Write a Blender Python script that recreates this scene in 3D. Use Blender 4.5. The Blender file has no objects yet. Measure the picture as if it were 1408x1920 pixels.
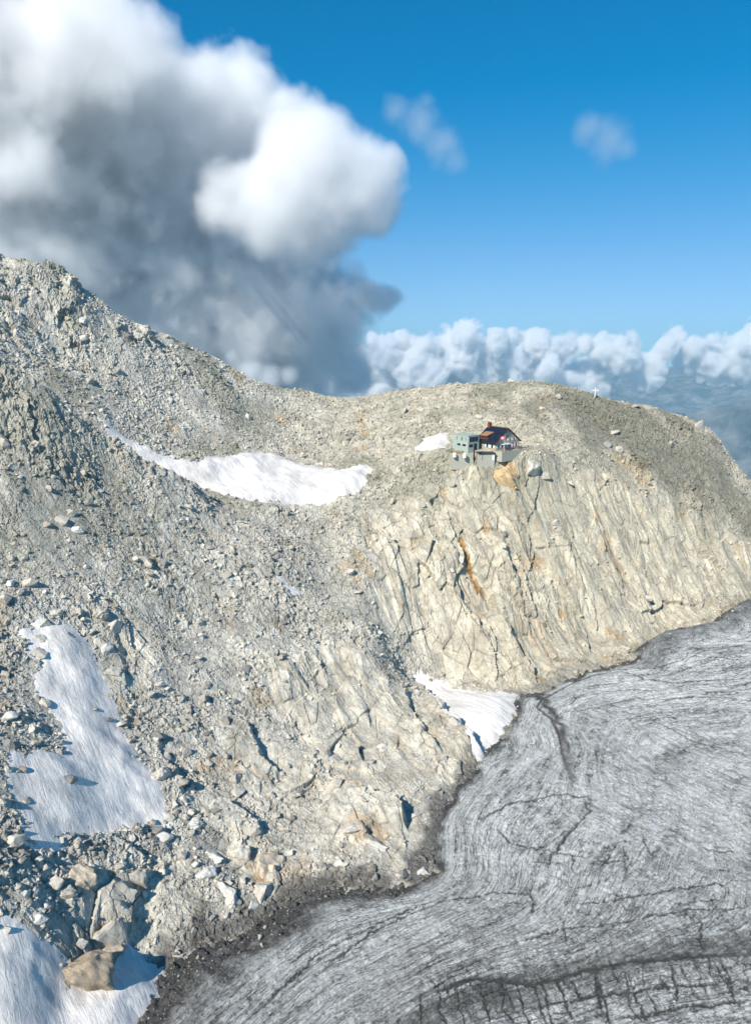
import bpy, bmesh, math, time
import numpy as np
from mathutils import Vector, Matrix
T0 = time.time()
R = math.radians
sc = bpy.context.scene
COL = sc.collection

# ---------------------------------------------------------------- camera
F, CX, CY, PITCH, CAMZ = 1400.0, 704.0, 960.0, R(13.0), 130.0
cam_d = bpy.data.cameras.new('camera'); cam = bpy.data.objects.new('camera', cam_d); COL.objects.link(cam)
cam_d.sensor_fit = 'VERTICAL'; cam_d.sensor_height = 24.0; cam_d.lens = 24.0 * F / 1920.0
cam_d.clip_start = 1.0; cam_d.clip_end = 200000.0
cam.location = (0, 0, CAMZ); cam.rotation_euler = (R(90) - PITCH, 0, 0)
sc.camera = cam
# ---------------------------------------------------------------- light
SUN_AZ, SUN_EL = -143.0, 40.0          # azimuth from +Y (view direction), clockwise
sd = Vector((math.sin(R(SUN_AZ)) * math.cos(R(SUN_EL)), math.cos(R(SUN_AZ)) * math.cos(R(SUN_EL)), math.sin(R(SUN_EL))))
sl = bpy.data.lights.new('sun', 'SUN'); sun = bpy.data.objects.new('sun', sl); COL.objects.link(sun)
sl.energy = 4.6; sl.angle = R(0.5); sl.color = (1.0, 0.94, 0.85)
sun.rotation_euler = sd.to_track_quat('Z', 'Y').to_euler()
w = bpy.data.worlds.new('World'); sc.world = w; w.use_nodes = True
nt = w.node_tree; bg = nt.nodes['Background']
sky = nt.nodes.new('ShaderNodeTexSky'); sky.sky_type = 'NISHITA'; sky.sun_disc = False
sky.sun_elevation = R(SUN_EL); sky.sun_rotation = R(SUN_AZ); sky.altitude = 3000; sky.air_density = 1.0; sky.dust_density = 0.0; sky.ozone_density = 3.0
hs = nt.nodes.new('ShaderNodeHueSaturation'); hs.inputs['Saturation'].default_value = 1.42; nt.links.new(sky.outputs[0], hs.inputs['Color'])
# the blue deepens less towards white at the horizon: thin, very dry air at 3000 m
dv = nt.nodes.new('ShaderNodeVectorMath'); dv.operation = 'DIVIDE'; nt.links.new(hs.outputs[0], dv.inputs[0]); dv.inputs[1].default_value = (1.7, 3.8, 9.0)
ad = nt.nodes.new('ShaderNodeVectorMath'); ad.operation = 'ADD'; nt.links.new(dv.outputs[0], ad.inputs[0]); ad.inputs[1].default_value = (1, 1, 1)
qv = nt.nodes.new('ShaderNodeVectorMath'); qv.operation = 'DIVIDE'; nt.links.new(hs.outputs[0], qv.inputs[0]); nt.links.new(ad.outputs[0], qv.inputs[1])
mv = nt.nodes.new('ShaderNodeVectorMath'); mv.operation = 'MULTIPLY'; nt.links.new(qv.outputs[0], mv.inputs[0]); mv.inputs[1].default_value = (1.05, 1.08, 0.92)
nt.links.new(mv.outputs[0], bg.inputs[0]); bg.inputs[1].default_value = 0.15
sc.view_settings.view_transform = 'Standard'; sc.view_settings.look = 'None'; sc.view_settings.exposure = 0.55; sc.view_settings.gamma = 1.0
sc.cycles.volume_bounces = 9; sc.cycles.volume_step_rate = 1.5; sc.cycles.adaptive_threshold = 0.02; sc.cycles.max_bounces = 10; sc.cycles.diffuse_bounces = 4

# ---------------------------------------------------------------- helpers
CP, SP = math.cos(PITCH), math.sin(PITCH)
def ray(px, py):
    u = (px - CX) / F; v = -(py - CY) / F
    d = CP + SP * v
    return u / d, (CP * v - SP) / d                 # dx/dY, dz/dY
def P(px, py, Y):
    a, b = ray(px, py); return (Y * a, Y, CAMZ + Y * b)
def hsh(ix, iy, seed):
    ix = ix.astype(np.int64); iy = iy.astype(np.int64)
    h = (ix * 374761393 + iy * 668265263 + seed * 1274126177) & 0xFFFFFFFF
    h = ((h ^ (h >> 13)) * 1274126177) & 0xFFFFFFFF
    h = ((h ^ (h >> 16)) * 2246822519) & 0xFFFFFFFF
    return ((h ^ (h >> 15)) & 0xFFFFFF) / float(0x1000000)
def perlin(x, y, seed=0):
    ix = np.floor(x); iy = np.floor(y); fx = x - ix; fy = y - iy
    u = fx * fx * fx * (fx * (fx * 6 - 15) + 10); v = fy * fy * fy * (fy * (fy * 6 - 15) + 10)
    def g(a, b):
        t = hsh(ix + a, iy + b, seed) * 6.2831853
        return np.cos(t) * (fx - a) + np.sin(t) * (fy - b)
    n00 = g(0, 0); n10 = g(1, 0); n01 = g(0, 1); n11 = g(1, 1)
    return 1.5 * ((n00 * (1 - u) + n10 * u) * (1 - v) + (n01 * (1 - u) + n11 * u) * v)
def fbm(x, y, s, octaves=4, seed=0, gain=0.5):
    a = 1.0; out = 0
    for k in range(octaves):
        out = out + a * perlin(x / s + 17.3 * k, y / s - 9.1 * k, seed + k); s *= 0.5; a *= gain
    return out
def facets(x, y, s, seed, slope=0.6, jit=1.0):
    """broken-rock relief: every cell is its own tilted plane; returns height, distance to crack, cell random"""
    x = x / s; y = y / s
    ix = np.floor(x); iy = np.floor(y)
    d1 = np.full(x.shape, 9e9); d2 = d1.copy(); h = np.zeros(x.shape); rnd = np.zeros(x.shape)
    for a in (-1, 0, 1):
        for b in (-1, 0, 1):
            cx = ix + a; cy = iy + b
            px = cx + 0.5 + (hsh(cx, cy, seed) - 0.5) * jit; py = cy + 0.5 + (hsh(cx, cy, seed + 1) - 0.5) * jit
            dx = x - px; dy = y - py; d = np.sqrt(dx * dx + dy * dy)
            r = hsh(cx, cy, seed + 2); ang = hsh(cx, cy, seed + 3) * 6.2832; sl_ = hsh(cx, cy, seed + 4) * slope
            hh = (r - 0.5) + (np.cos(ang) * dx + np.sin(ang) * dy) * sl_ * 2
            m = d < d1
            d2 = np.where(m, d1, np.minimum(d2, d)); h = np.where(m, hh, h); rnd = np.where(m, r, rnd); d1 = np.where(m, d, d1)
    return h, (d2 - d1), rnd
def sstep(t, a=0.0, b=1.0):
    t = np.clip((t - a) / (b - a), 0, 1); return t * t * (3 - 2 * t)
def seg_dist(x, y, pts, closed=False):
    """distance to a polyline, signed side (+ left of travel), and inside test"""
    pts = list(pts); n = len(pts)
    best = np.full(x.shape, 1e9); side = np.zeros(x.shape); ins = np.zeros(x.shape, bool); par = np.zeros(x.shape)
    for i in range(n if closed else n - 1):
        ax, ay = pts[i][:2]; bx, by = pts[(i + 1) % n][:2]
        ex, ey = bx - ax, by - ay; L = ex * ex + ey * ey + 1e-9
        t = np.clip(((x - ax) * ex + (y - ay) * ey) / L, 0, 1)
        dx = x - ax - t * ex; dy = y - ay - t * ey; d = np.sqrt(dx * dx + dy * dy)
        m = d < best
        cr = ex * (y - ay) - ey * (x - ax)
        side = np.where(m, np.sign(cr), side); par = np.where(m, (i + t) / max(1, n - 1), par); best = np.where(m, d, best)
        if closed:
            c = ((ay > y) != (by > y)) & (x < ex * (y - ay) / (ey if abs(ey) > 1e-9 else 1e-9) + ax)
            ins ^= c
    if closed: return np.where(ins, best, -best)
    return best, side, par

# ---------------------------------------------------------------- the land: control points in metres (found along sight lines at a chosen distance)
EDGE = [(120,2050),(250,1920),(285,1850),(330,1795),(400,1760),(480,1722),(560,1682),(600,1662),(650,1660),(700,1655),(770,1648),(800,1625),(806,1580),(822,1520),(868,1465),(900,1418),
        (940,1370),(962,1335),(966,1308),(1005,1292),(1050,1272),(1120,1252),(1190,1240),(1205,1216),(1240,1197),(1335,1180),(1360,1158),(1408,1130),(1560,1085),(1800,1040)]
def gpt(px, py, z=0.0):
    a, b = ray(px, py); Y = (z - CAMZ) / b; return (Y * a, Y)
EDGEXY = [gpt(*p) for p in EDGE]
ctl = []
def cp(px, *rows):
    for py, Y in rows: ctl.append(P(px, py, Y))
for (x, y) in EDGEXY: ctl.append((x, y, 0.3))
for i in range(len(EDGEXY) - 1):                  # the rock goes on down under the ice
    (ax, ay), (bx, by) = EDGEXY[i], EDGEXY[i + 1]
    ex, ey = bx - ax, by - ay; L = math.hypot(ex, ey)
    ctl.append(((ax + bx) / 2 + ey / L * 10, (ay + by) / 2 - ex / L * 10, -5.0))
for x, y in ((120,120),(60,120),(200,180),(130,190),(90,160),(180,240),(260,260),(60,90),(30,110),(320,180),(300,300),(260,100),(400,250),(400,340),(200,60),(100,60)): ctl.append((x, y, -22.0))
cp(-400, (1920,100),(1500,130),(1200,165),(900,205),(650,240),(400,330))
cp(-200, (1920,104),(1700,118),(1500,138),(1300,162),(1100,192),(900,222),(740,245),(610,258),(430,340))
cp(0, (1920,108),(1700,122),(1600,131),(1500,143),(1400,155),(1300,170),(1200,187),(1100,203),(1000,218),(900,233),(800,248),(700,262))
cp(200, (1880,119.8),(1800,129),(1700,137),(1600,148),(1500,160),(1400,174),(1300,190),(1200,205),(1100,222),(1000,240),(900,262),(836,275))
cp(262, (1850,126)); cp(240, (1800,132)); cp(100, (1900,114.2),(1000,228),(765,268))
cp(330, (905,285)); cp(250, (868,280))
cp(400, (1700,146),(1600,160),(1500,175),(1400,192),(1300,210),(1200,229),(1100,248),(1000,272),(943,291))
cp(600, (1600,166),(1500,184),(1400,205),(1300,226),(1200,248),(1100,273),(1000,300),(945,315))
cp(500, (1640,158),(1450,190),(1250,228),(1050,268),(965,296))
cp(700, (1600,166),(1500,186),(1400,210),(1300,234),(1200,258),(1100,280),(1000,305),(930,325),(880,345),(800,392))
cp(770, (1600,168.3),(1500,188),(1400,214),(1330,238),(1275,262),(1200,272),(1100,287),(1000,306),(900,335),(860,350),(800,385))
cp(840, (1330,243),(1180,280))
cp(900, (1385,226),(1270,265),(1200,276),(1100,295),(1000,316),(930,332),(880,338),(853,347),(820,366),(775,392))
cp(960, (1285,263),(1200,280),(1100,299),(1000,320),(930,335),(880,345),(845,352),(800,375),(760,398))
cp(1100, (1200,300),(1100,318),(1000,338),(920,354),(860,368),(800,390),(760,405))
cp(1250, (1150,330),(1050,350),(950,371),(870,390),(800,412))
cp(1408, (1080,370),(1000,388),(930,408),(900,418))
cp(1550, (1060,385),(1000,405)); cp(1800, (1020,400),(1000,410))
# skyline and what lies behind it
SKY = [(-400,330,345),(-200,400,340),(0,490,345),(60,503,347),(130,532,352),(200,577,366),(240,603,372),(320,634,385),(400,668,400),(460,707,410),(560,733,425),(640,748,430),(700,741,430),(740,735,430),(800,729,430),(860,720,428),(980,716,424),(1040,720,420),(1115,741,416),(1230,770,420),(1300,794,424),(1345,822,425),(1380,872,422),(1408,902,420),(1480,985,412)]
for (px, py, Y) in SKY:
    x, y, z = P(px, py, Y); ctl.append((x, y, z)); k = (Y + 45) / Y
    ctl.append((x * k, Y + 45, z - 32)); ctl.append((x * (Y + 120) / Y, Y + 120, z - 100)); ctl.append((x * (Y + 230) / Y, Y + 230, z - 190))
# back slope above the snow bowl and the dip behind the near crest
cp(0, (688,292),(600,315)); cp(200, (790,304),(700,332)); cp(330, (860,312),(760,345)); cp(450, (850,337),(760,375)); cp(560, (872,345),(800,385)); cp(100, (760,292),(640,330))
cp(520, (945,306)); cp(640, (922,322)); cp(400, (905,312)); cp(-200, (560,300))
for (px, py, Y, dz) in ((0,700,278,-7),(100,765,283,-7),(200,836,290,-6),(300,890,297,-4)): 
    x, y, z = P(px, py, Y); ctl.append((x, y, z + dz))
ctl = np.array(ctl)
def tps_fit(pts, val, reg=0.0):
    s = 100.0; p = pts / s; n = len(p)
    r2 = ((p[:, None, :] - p[None]) ** 2).sum(2)
    K = np.where(r2 > 0, r2 * np.log(r2 + 1e-12), 0) + np.eye(n) * reg
    A = np.zeros((n + 3, n + 3)); A[:n, :n] = K; A[:n, n] = 1; A[:n, n + 1:] = p; A[n, :n] = 1; A[n + 1:, :n] = p.T
    wv = np.linalg.solve(A, np.concatenate([val, [0, 0, 0]]))
    def f(x, y):
        x = np.asarray(x, float) / s; y = np.asarray(y, float) / s; out = wv[n] + wv[n + 1] * x + wv[n + 2] * y
        for i in range(n):
            r2 = (x - p[i, 0]) ** 2 + (y - p[i, 1]) ** 2; out = out + wv[i] * r2 * np.log(r2 + 1e-12)
        return out
    return f
class Grid:
    """bicubic look-up table over the ground plan"""
    def __init__(s, f, x0, x1, y0, y1, h):
        s.x0, s.y0, s.h = x0, y0, h
        xs = np.arange(x0, x1, h); ys = np.arange(y0, y1, h); s.v = f(*np.meshgrid(xs, ys)); s.ny, s.nx = s.v.shape
    def __call__(s, x, y):
        gx = (x - s.x0) / s.h; gy = (y - s.y0) / s.h
        gx = np.clip(gx, 1, s.nx - 3.001); gy = np.clip(gy, 1, s.ny - 3.001)
        ix = gx.astype(int); iy = gy.astype(int); tx = gx - ix; ty = gy - iy
        def wts(t): return (-.5*t+t*t-.5*t**3, 1-2.5*t*t+1.5*t**3, .5*t+2*t*t-1.5*t**3, -.5*t*t+.5*t**3)
        wx = wts(tx); wy = wts(ty); out = 0
        for b in range(4):
            row = 0
            for a in range(4): row = row + wx[a] * s.v[iy + b - 1, ix + a - 1]
            out = out + wy[b] * row
        return out
H0 = Grid(tps_fit(ctl[:, :2], ctl[:, 2], 1e-4), -480, 560, 30, 760, 3.0)
def hit(px, py):
    """where the sight line of a picture point meets the land"""
    a, b = ray(px, py); Y = np.arange(60, 700, 0.25)
    z = np.maximum(H0(Y * a, Y), 0.0); k = np.argmax(CAMZ + Y * b <= z)
    return (Y[k] * a, Y[k])
def hits(l): return [hit(*p) for p in l]

# ridge lines: rock stands high on the right hand of travel's near side and breaks off sharply on the far side
RIDGES = [  # points, height, width of the gentle side, width of the steep side
    ([(762,1262),(800,1310),(840,1352),(880,1385),(905,1425)], 4.0, 13, 1.5),
    ([(600,1480),(650,1488),(700,1508),(748,1520),(765,1565)], 4.5, 12, 1.2),
    ([(-150,610),(0,704),(100,768),(200,838),(330,908),(430,950)], 5.5, 14, 3.0),
    ([(430,1330),(490,1420),(530,1470)], 2.5, 9, 1.5),
    ([(400,1500),(450,1530),(500,1560)], 2.2, 7, 1.2),
    ([(130,1600),(180,1590),(250,1580),(330,1592)], 1.8, 7, 1.2),
    ([(250,1605),(272,1640),(285,1680)], 1.7, 6, 1.2),
    ([(215,1690),(238,1730),(250,1775)], 1.6, 7, 1.5),
    ([(700,1260),(760,1310),(790,1380),(830,1420)], 2.0, 10, 1.5),
    ([(835,1000),(848,1040),(846,1075),(862,1112),(868,1140),(895,1165),(925,1225)], 3.0, 8, 1.0),
    ([(938,990),(962,1060),(968,1110),(985,1160),(1002,1200)], 2.6, 8, 1.0),
    ([(1035,990),(1070,1050),(1090,1110),(1100,1160)], 2.0, 8, 1.0),
    ([(290,1370),(320,1440),(345,1500)], 1.6, 8, 1.2),
    ([(880,880),(905,905),(915,930)], 2.0, 6, 1.0),
    ([(560,1190),(640,1215),(720,1250)], 1.5, 10, 2.0),
]
RID = [(hits(p), h, a, b) for p, h, a, b in RIDGES]
def ridges(x, y):
    out = np.zeros(x.shape)
    wx = x + 1.6 * perlin(x / 5, y / 5, 71) + 0.7 * perlin(x / 2, y / 2, 72); wy = y + 1.6 * perlin(x / 5, y / 5, 73) + 0.7 * perlin(x / 2, y / 2, 74)
    for pts, h, a, b in RID:
        pp = np.array(pts); m = (x > pp[:, 0].min() - 4 * a) & (x < pp[:, 0].max() + 4 * a) & (y > pp[:, 1].min() - 4 * a) & (y < pp[:, 1].max() + 4 * a)
        if not m.any(): continue
        d, s, t = seg_dist(wx[m], wy[m], pts)
        near = s < 0                      # travel runs left to right, so the camera side lies on the right hand
        v = np.where(near, np.exp(-(d / a) ** 1.5), 1 - sstep(d, 0, b) * 1.25 * np.exp(-d / (b * 6)) - sstep(d, b * 1.0, b * 8) * 1.0)
        v = np.where(near, v, np.maximum(1 - sstep(d, 0, b) * 1.3, -0.3) * np.exp(-d / (b * 3)))
        out[m] += h * v * sstep(np.minimum(t, 1 - t), -0.02, 0.18)
    return out
SLABS = [[(680,960),(860,880),(1000,895),(1150,880),(1300,960),(1420,1000),(1420,1110),(1190,1225),(960,1290),(800,1240),(700,1150)],
         [(480,1225),(620,1205),(760,1285),(895,1400),(860,1470),(800,1540),(700,1500),(600,1430),(500,1340)],
         [(590,1520),(740,1520),(795,1580),(760,1640),(640,1600)], [(420,1560),(520,1590),(540,1690),(430,1660)],
         [(140,1640),(330,1590),(300,1800),(150,1840)], [(150,1120),(290,1170),(330,1270),(200,1260)], [(430,1380),(560,1400),(600,1480),(470,1480)]]
SLABXY = [hits(p) for p in SLABS]
SNOW = {  # outlines of the snow
 'bowl': [(186,788),(230,815),(300,850),(352,864),(400,852),(470,850),(520,853),(570,870),(640,880),(690,872),(698,884),(670,925),(620,940),(560,944),(500,945),(440,935),(380,915),(320,893),(260,858),(215,828)],
 'hut': [(778,840),(800,820),(836,810),(842,822),(830,842),(790,846)],
 'slope': [(40,1180),(82,1172),(130,1172),(165,1208),(200,1290),(215,1330),(235,1390),(262,1430),(300,1480),(325,1540),(322,1560),(270,1545),(230,1560),(170,1575),(100,1588),(45,1575),(52,1530),(15,1480),(25,1420),(70,1412),(130,1420),(120,1370),(75,1290),(70,1240)],
 'corner': [(-300,1800),(-100,1730),(0,1745),(52,1728),(90,1775),(125,1810),(140,1845),(180,1848),(215,1820),(235,1782),(262,1798),(300,1806),(293,1860),(262,1930),(230,2010),(-300,2010)],
 'wedge': [(768,1258),(800,1268),(860,1290),(905,1302),(966,1300),(968,1335),(935,1382),(905,1425),(893,1425),(880,1385),(840,1352),(800,1310)],
 'scrap': [(518,1085),(540,1088),(566,1097),(560,1101),(530,1098)],
}
SNOWXY = {k: hits(v) for k, v in SNOW.items()}
def snow_sdf(x, y, name):
    wx = x + 1.5 * fbm(x, y, 7, 4, 31, .62); wy = y + 1.5 * fbm(x, y, 7, 4, 37, .62)
    return seg_dist(wx, wy, SNOWXY[name], True)
PADX, PADY, PADZ = P(922, 842, 356); PADZ = P(951, 842, 347)[2] - 0.2
HUT = hit(940, 842); HUTX, HUTY = HUT
def Hs(x, y):
    """smooth land with its ridges"""
    h = H0(x, y)
    up = sstep(h, 0.5, 9.0)
    far = sstep(y, 330, 400)
    h = h + up * (1.6 * fbm(x, y, 34, 2, 5) + 0.9 * fbm(x, y, 11, 2, 8)) * (1 - 0.35 * far)
    h = h + ridges(x, y)
    m = 1 - sstep(np.hypot((x - PADX) / 24.0, (y - PADY) / 12.0), 0.8, 1.5)
    return h * (1 - m) + PADZ * m
H1 = Grid(Hs, -480, 560, 30, 760, 0.75)
def hit2(px, py):
    a, b = ray(px, py); Y = np.arange(60, 700, 0.25)
    z = np.maximum(H1(Y * a, Y), 0.0); k = np.argmax(CAMZ + Y * b <= z)
    return (Y[k] * a, Y[k])
print('base', round(time.time() - T0, 1))
# level the ground for the hut
HZ = float(H1(np.array([HUTX]), np.array([HUTY]))[0])

def glacier_h(x, y):
    d, s, t = seg_dist(x, y, EDGEXY)
    out = d * (s < 0); ins = d * (s >= 0)                                   # metres out on the ice
    h = 2.2 * sstep(out, 0, 14) - 0.3 - 0.6 * np.minimum(ins, 12) + 0.9 * fbm(x, y, 40, 3, 91)
    flank = sstep(t, 0.72, 0.80) * (1 - sstep(t, 1.2, 1.3))
    h = h + flank * (5.0 * sstep(out, -3, 3) * (1 - sstep(out, 4, 16)))
    return h, out, t
MS = {}
def terrain(x, y, pos=None):
    """detailed rock: returns displacement along the normal and colour"""
    z = H1(x, y)
    slab = np.zeros(x.shape)
    wx = x + 5 * fbm(x, y, 20, 2, 41); wy = y + 5 * fbm(x, y, 20, 2, 43)
    for i, pts in enumerate(SLABXY): slab = np.maximum(slab, sstep(seg_dist(wx, wy, pts, True), -3, 5) * (1.0 if i else 1.0))
    sn = np.zeros(x.shape)
    for k in SNOWXY: sn = np.maximum(sn, sstep(snow_sdf(x, y, k), -0.5, 2.0))
    far = sstep(y, 230, 330)
    # slabs: long joints running down the fall line
    c, s_ = math.cos(R(27)), math.sin(R(27))
    qx = wx * 0.25 + x * 0.75; qy = wy * 0.25 + y * 0.75
    ax = (c * qx + s_ * -qy * -1); ay = (-s_ * qx + c * qy)
    f1, e1, r1 = facets(ax / 1.0, ay / 1.5, 6.5, 11, 0.9)
    f2, e2, r2 = facets(ax / 1.0 + 0.6 * perlin(x, y, 3), ay / 1.45, 2.5, 21, 0.9)
    f3, e3, r3 = facets(ax, ay / 1.7, 0.8, 31, 1.0)
    sr = 0.35 + 0.9 * sstep(fbm(x, y, 25, 3, 47), -0.3, 0.5)
    rib = 1 - 2 * np.abs(perlin(ax / 9.0, ay / 34.0, 13)) ; rib2 = 1 - 2 * np.abs(perlin(ax / 4.0, ay / 15.0, 15))
    f0, e0, r0 = facets(ax + 3, ay / 1.3, 15.0, 17, 0.6)
    dsl = 1.1 * rib + 0.4 * rib2 + f0 * 2.0 + f1 * 1.35 + sr * (f2 * 0.55 + f3 * 0.2) - 0.8 * (1 - sstep(e1, 0, 0.05)) * (perlin(ax / 12, ay / 30, 5) > 0.05) - 0.1 * sr * (1 - sstep(e2, 0, 0.10)) - 1.0
    dsl = dsl * (0.5 + 0.5 * sstep(fbm(x, y, 40, 2, 49), -0.4, 0.4)) * (0.72 + 0.28 * sstep(y, 235, 275))
    # scree: blocks at several sizes
    blk = sstep(fbm(x, y, 30, 3, 55), -0.25, 0.5)
    g1, k1, q1 = facets(x + 1.2 * perlin(x / 2, y / 2, 61), y, 3.6, 51, 0.9)
    g2, k2, q2 = facets(x + 0.5 * perlin(x, y, 62), y * 1.1, 1.5, 57, 1.1)
    g3, k3, q3 = facets(x, y, 0.75, 63, 1.3)
    dsc = g1 * (0.12 + 0.62 * blk) + g2 * (0.15 + 0.24 * blk) + g3 * 0.17 * (0.7 + 0.5 * far)
    g0, k0, q0 = facets(x + 1.5 * perlin(x / 4, y / 4, 67), y, 6.0, 69, 0.8); top = sstep(z, 112, 140) * sstep(y, 270, 320) + 0.3 * (1 - sstep(seg_dist(x, y, RID[2][0])[0], 3, 12))
    dsc = dsc + top * (g0 * 1.7 + g1 * 0.5)
    rough = 0.5 + 0.9 * sstep(fbm(x, y, 22, 3, 77), -0.4, 0.4)
    d = dsl * slab + dsc * rough * (1 - slab)
    edge = sstep(z, -0.5, 2.5)
    hutm = 1 - sstep(np.hypot((x - HUTX + 4) / 1.7, y - HUTY), 7, 12)
    d = d * (1 - 0.8 * sn) * (0.35 + 0.65 * edge) * (1 - 0.8 * hutm) - 0.35 * sn
    # ---- colour (stone albedo, darkened along the cracks at the end)
    def C(*c): return np.array(c)[None, :]
    warm = sstep(x * 0.9 + (y - 250) * 0.35 + 22 * fbm(x, y, 60, 3, 101), -20, 60)
    col = C(.525, .497, .43) * (1 - warm[:, None]) + C(.455, .42, .338) * warm[:, None]
    sl3 = slab[:, None]
    col = col * (1 - sl3) + sl3 * (col * C(1.14, 1.12, 1.08))
    n = fbm(x, y, 9, 4, 111)[:, None]
    col = col * (1 + 0.22 * n)
    cr = np.where(slab > 0.5, 0.55 * r2 + 0.45 * r3, 0.3 * q1 + 0.4 * q2 + 0.3 * q3)[:, None]
    col = col * (0.80 + 0.42 * cr)
    rust = sstep(fbm(x, y, 14, 4, 121), 0.52, 0.95)[:, None] * (0.35 + 0.4 * warm[:, None])
    col = col * (1 - rust) + rust * C(.46, .32, .17)
    green = (sstep(fbm(x, y, 45, 3, 131), 0.0, 0.5) * sstep(z, 35, 80) * 0.55)[:, None]
    col = col * (1 - green) + green * C(.27, .265, .19)
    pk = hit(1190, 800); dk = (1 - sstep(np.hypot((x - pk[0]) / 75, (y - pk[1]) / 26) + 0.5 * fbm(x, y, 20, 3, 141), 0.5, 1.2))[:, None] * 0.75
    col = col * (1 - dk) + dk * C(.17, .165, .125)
    for (px, py, rx, ry, cc, st) in STAINS:
        q = hit(px, py) if (px, py) not in MS else MS[(px, py)]; MS[(px, py)] = q
        m = (1 - sstep(np.hypot((x - q[0] + 0.35 * (y - q[1])) / rx, (y - q[1]) / ry) + 0.55 * fbm(x, y, 4, 3, 151), 0.55, 1.0))[:, None] * st
        col = col * (1 - m) + m * np.array(cc)[None]
    # damp dark silt by the ice
    dd, ss, tt = seg_dist(x, y, EDGEXY)
    silt = (1 - sstep(dd + 3.5 * fbm(x, y, 9, 3, 161), 1.0, 5.5))[:, None] * 0.85 * (1 - sn[:, None])
    silt = silt * (0.35 + 0.65 * sstep(tt, 0.0, 0.02) * (1 - sstep(tt, 0.42, 0.62)))[:, None]
    col = col * (1 - silt) + silt * C(.105, .10, .09)
    dark = np.where(slab > 0.5, np.minimum(e2 * 6, e1 * 8), np.minimum(k1 * 5, 1.0)); dark = (np.where(slab > .5, .74, .6) + np.where(slab > .5, .26, .4) * np.clip(dark, 0, 1))[:, None]  # darker along the cracks between slabs and between scree blocks
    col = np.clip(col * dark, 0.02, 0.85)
    return d, col, slab, sn
STAINS = [(945,878,5,6,(.56,.37,.17),.9),(878,1050,1.6,9,(.36,.18,.04),.95),(900,1095,1.3,8,(.38,.22,.08),.7),(1185,880,12,7,(.53,.40,.24),.5),(110,860,46,26,(.30,.285,.22),.55),(420,960,30,12,(.33,.31,.25),.4),(620,1110,26,22,(.36,.35,.30),.5),(1155,1060,5,6,(.32,.22,.13),.7),
          (680,1060,5,8,(.46,.35,.2),.5),(690,1560,6,5,(.50,.36,.22),.6),(490,1640,3,3,(.46,.30,.15),.8),(205,1770,2.5,2.5,(.40,.24,.12),.8),(1000,855,8,6,(.5,.43,.33),.5),(660,1075,5,6,(.5,.38,.24),.5),
          (1010,1180,9,14,(.52,.43,.32),.5),(440,700,5,8,(.42,.3,.18),.45)]

def polar(r0, r1, nr, t0=-41, t1=41, nt_=1480):
    th = np.radians(np.linspace(t0, t1, nt_)); rr = r0 * (r1 / r0) ** np.linspace(0, 1, nr)
    RR, TH = np.meshgrid(rr, th, indexing='ij')
    return RR * np.sin(TH), RR * np.cos(TH)
def grid_mesh(name, X, Y, Z, keep=None, col=None, attrs=None, smooth=False):
    ny, nx = X.shape
    co = np.stack([X.ravel(), Y.ravel(), Z.ravel()], 1).astype(np.float32)
    idx = np.arange(ny * nx).reshape(ny, nx)
    q = np.stack([idx[:-1, :-1], idx[:-1, 1:], idx[1:, 1:], idx[1:, :-1]], 2)      # winding fixed below
    q = q.reshape(-1, 4)
    if keep is not None:
        k = keep.ravel(); q = q[k[q].any(1)]
        used = np.zeros(len(co), bool); used[q.ravel()] = True
        remap = np.cumsum(used) - 1; co = co[used]; q = remap[q]
        if col is not None: col = col.reshape(-1, 3)[used]
        if attrs: attrs = {a: v.ravel()[used] for a, v in attrs.items()}
    a, b, c = co[q[0, 0]], co[q[0, 1]], co[q[0, 2]]
    if np.cross(b - a, c - a)[2] < 0: q = q[:, ::-1]
    me = bpy.data.meshes.new(name)
    me.vertices.add(len(co)); me.vertices.foreach_set('co', co.ravel())
    me.loops.add(q.size); me.loops.foreach_set('vertex_index', q.ravel().astype(np.int32))
    me.polygons.add(len(q)); me.polygons.foreach_set('loop_start', np.arange(0, q.size, 4, dtype=np.int32))
    me.update(calc_edges=True)
    if col is not None: set_col(me, col.reshape(-1, 3))
    for a_, v in (attrs or {}).items():
        at = me.attributes.new(a_, 'FLOAT', 'POINT'); at.data.foreach_set('value', v.ravel().astype(np.float32))
    me.polygons.foreach_set('use_smooth', np.full(len(q), smooth))
    o = bpy.data.objects.new(name, me); COL.objects.link(o); return o
def set_col(me, col):
    at = me.color_attributes.new('Col', 'FLOAT_COLOR', 'POINT')
    rgba = np.ones((len(col), 4), np.float32); rgba[:, :3] = col; at.data.foreach_set('color', rgba.ravel())

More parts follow.
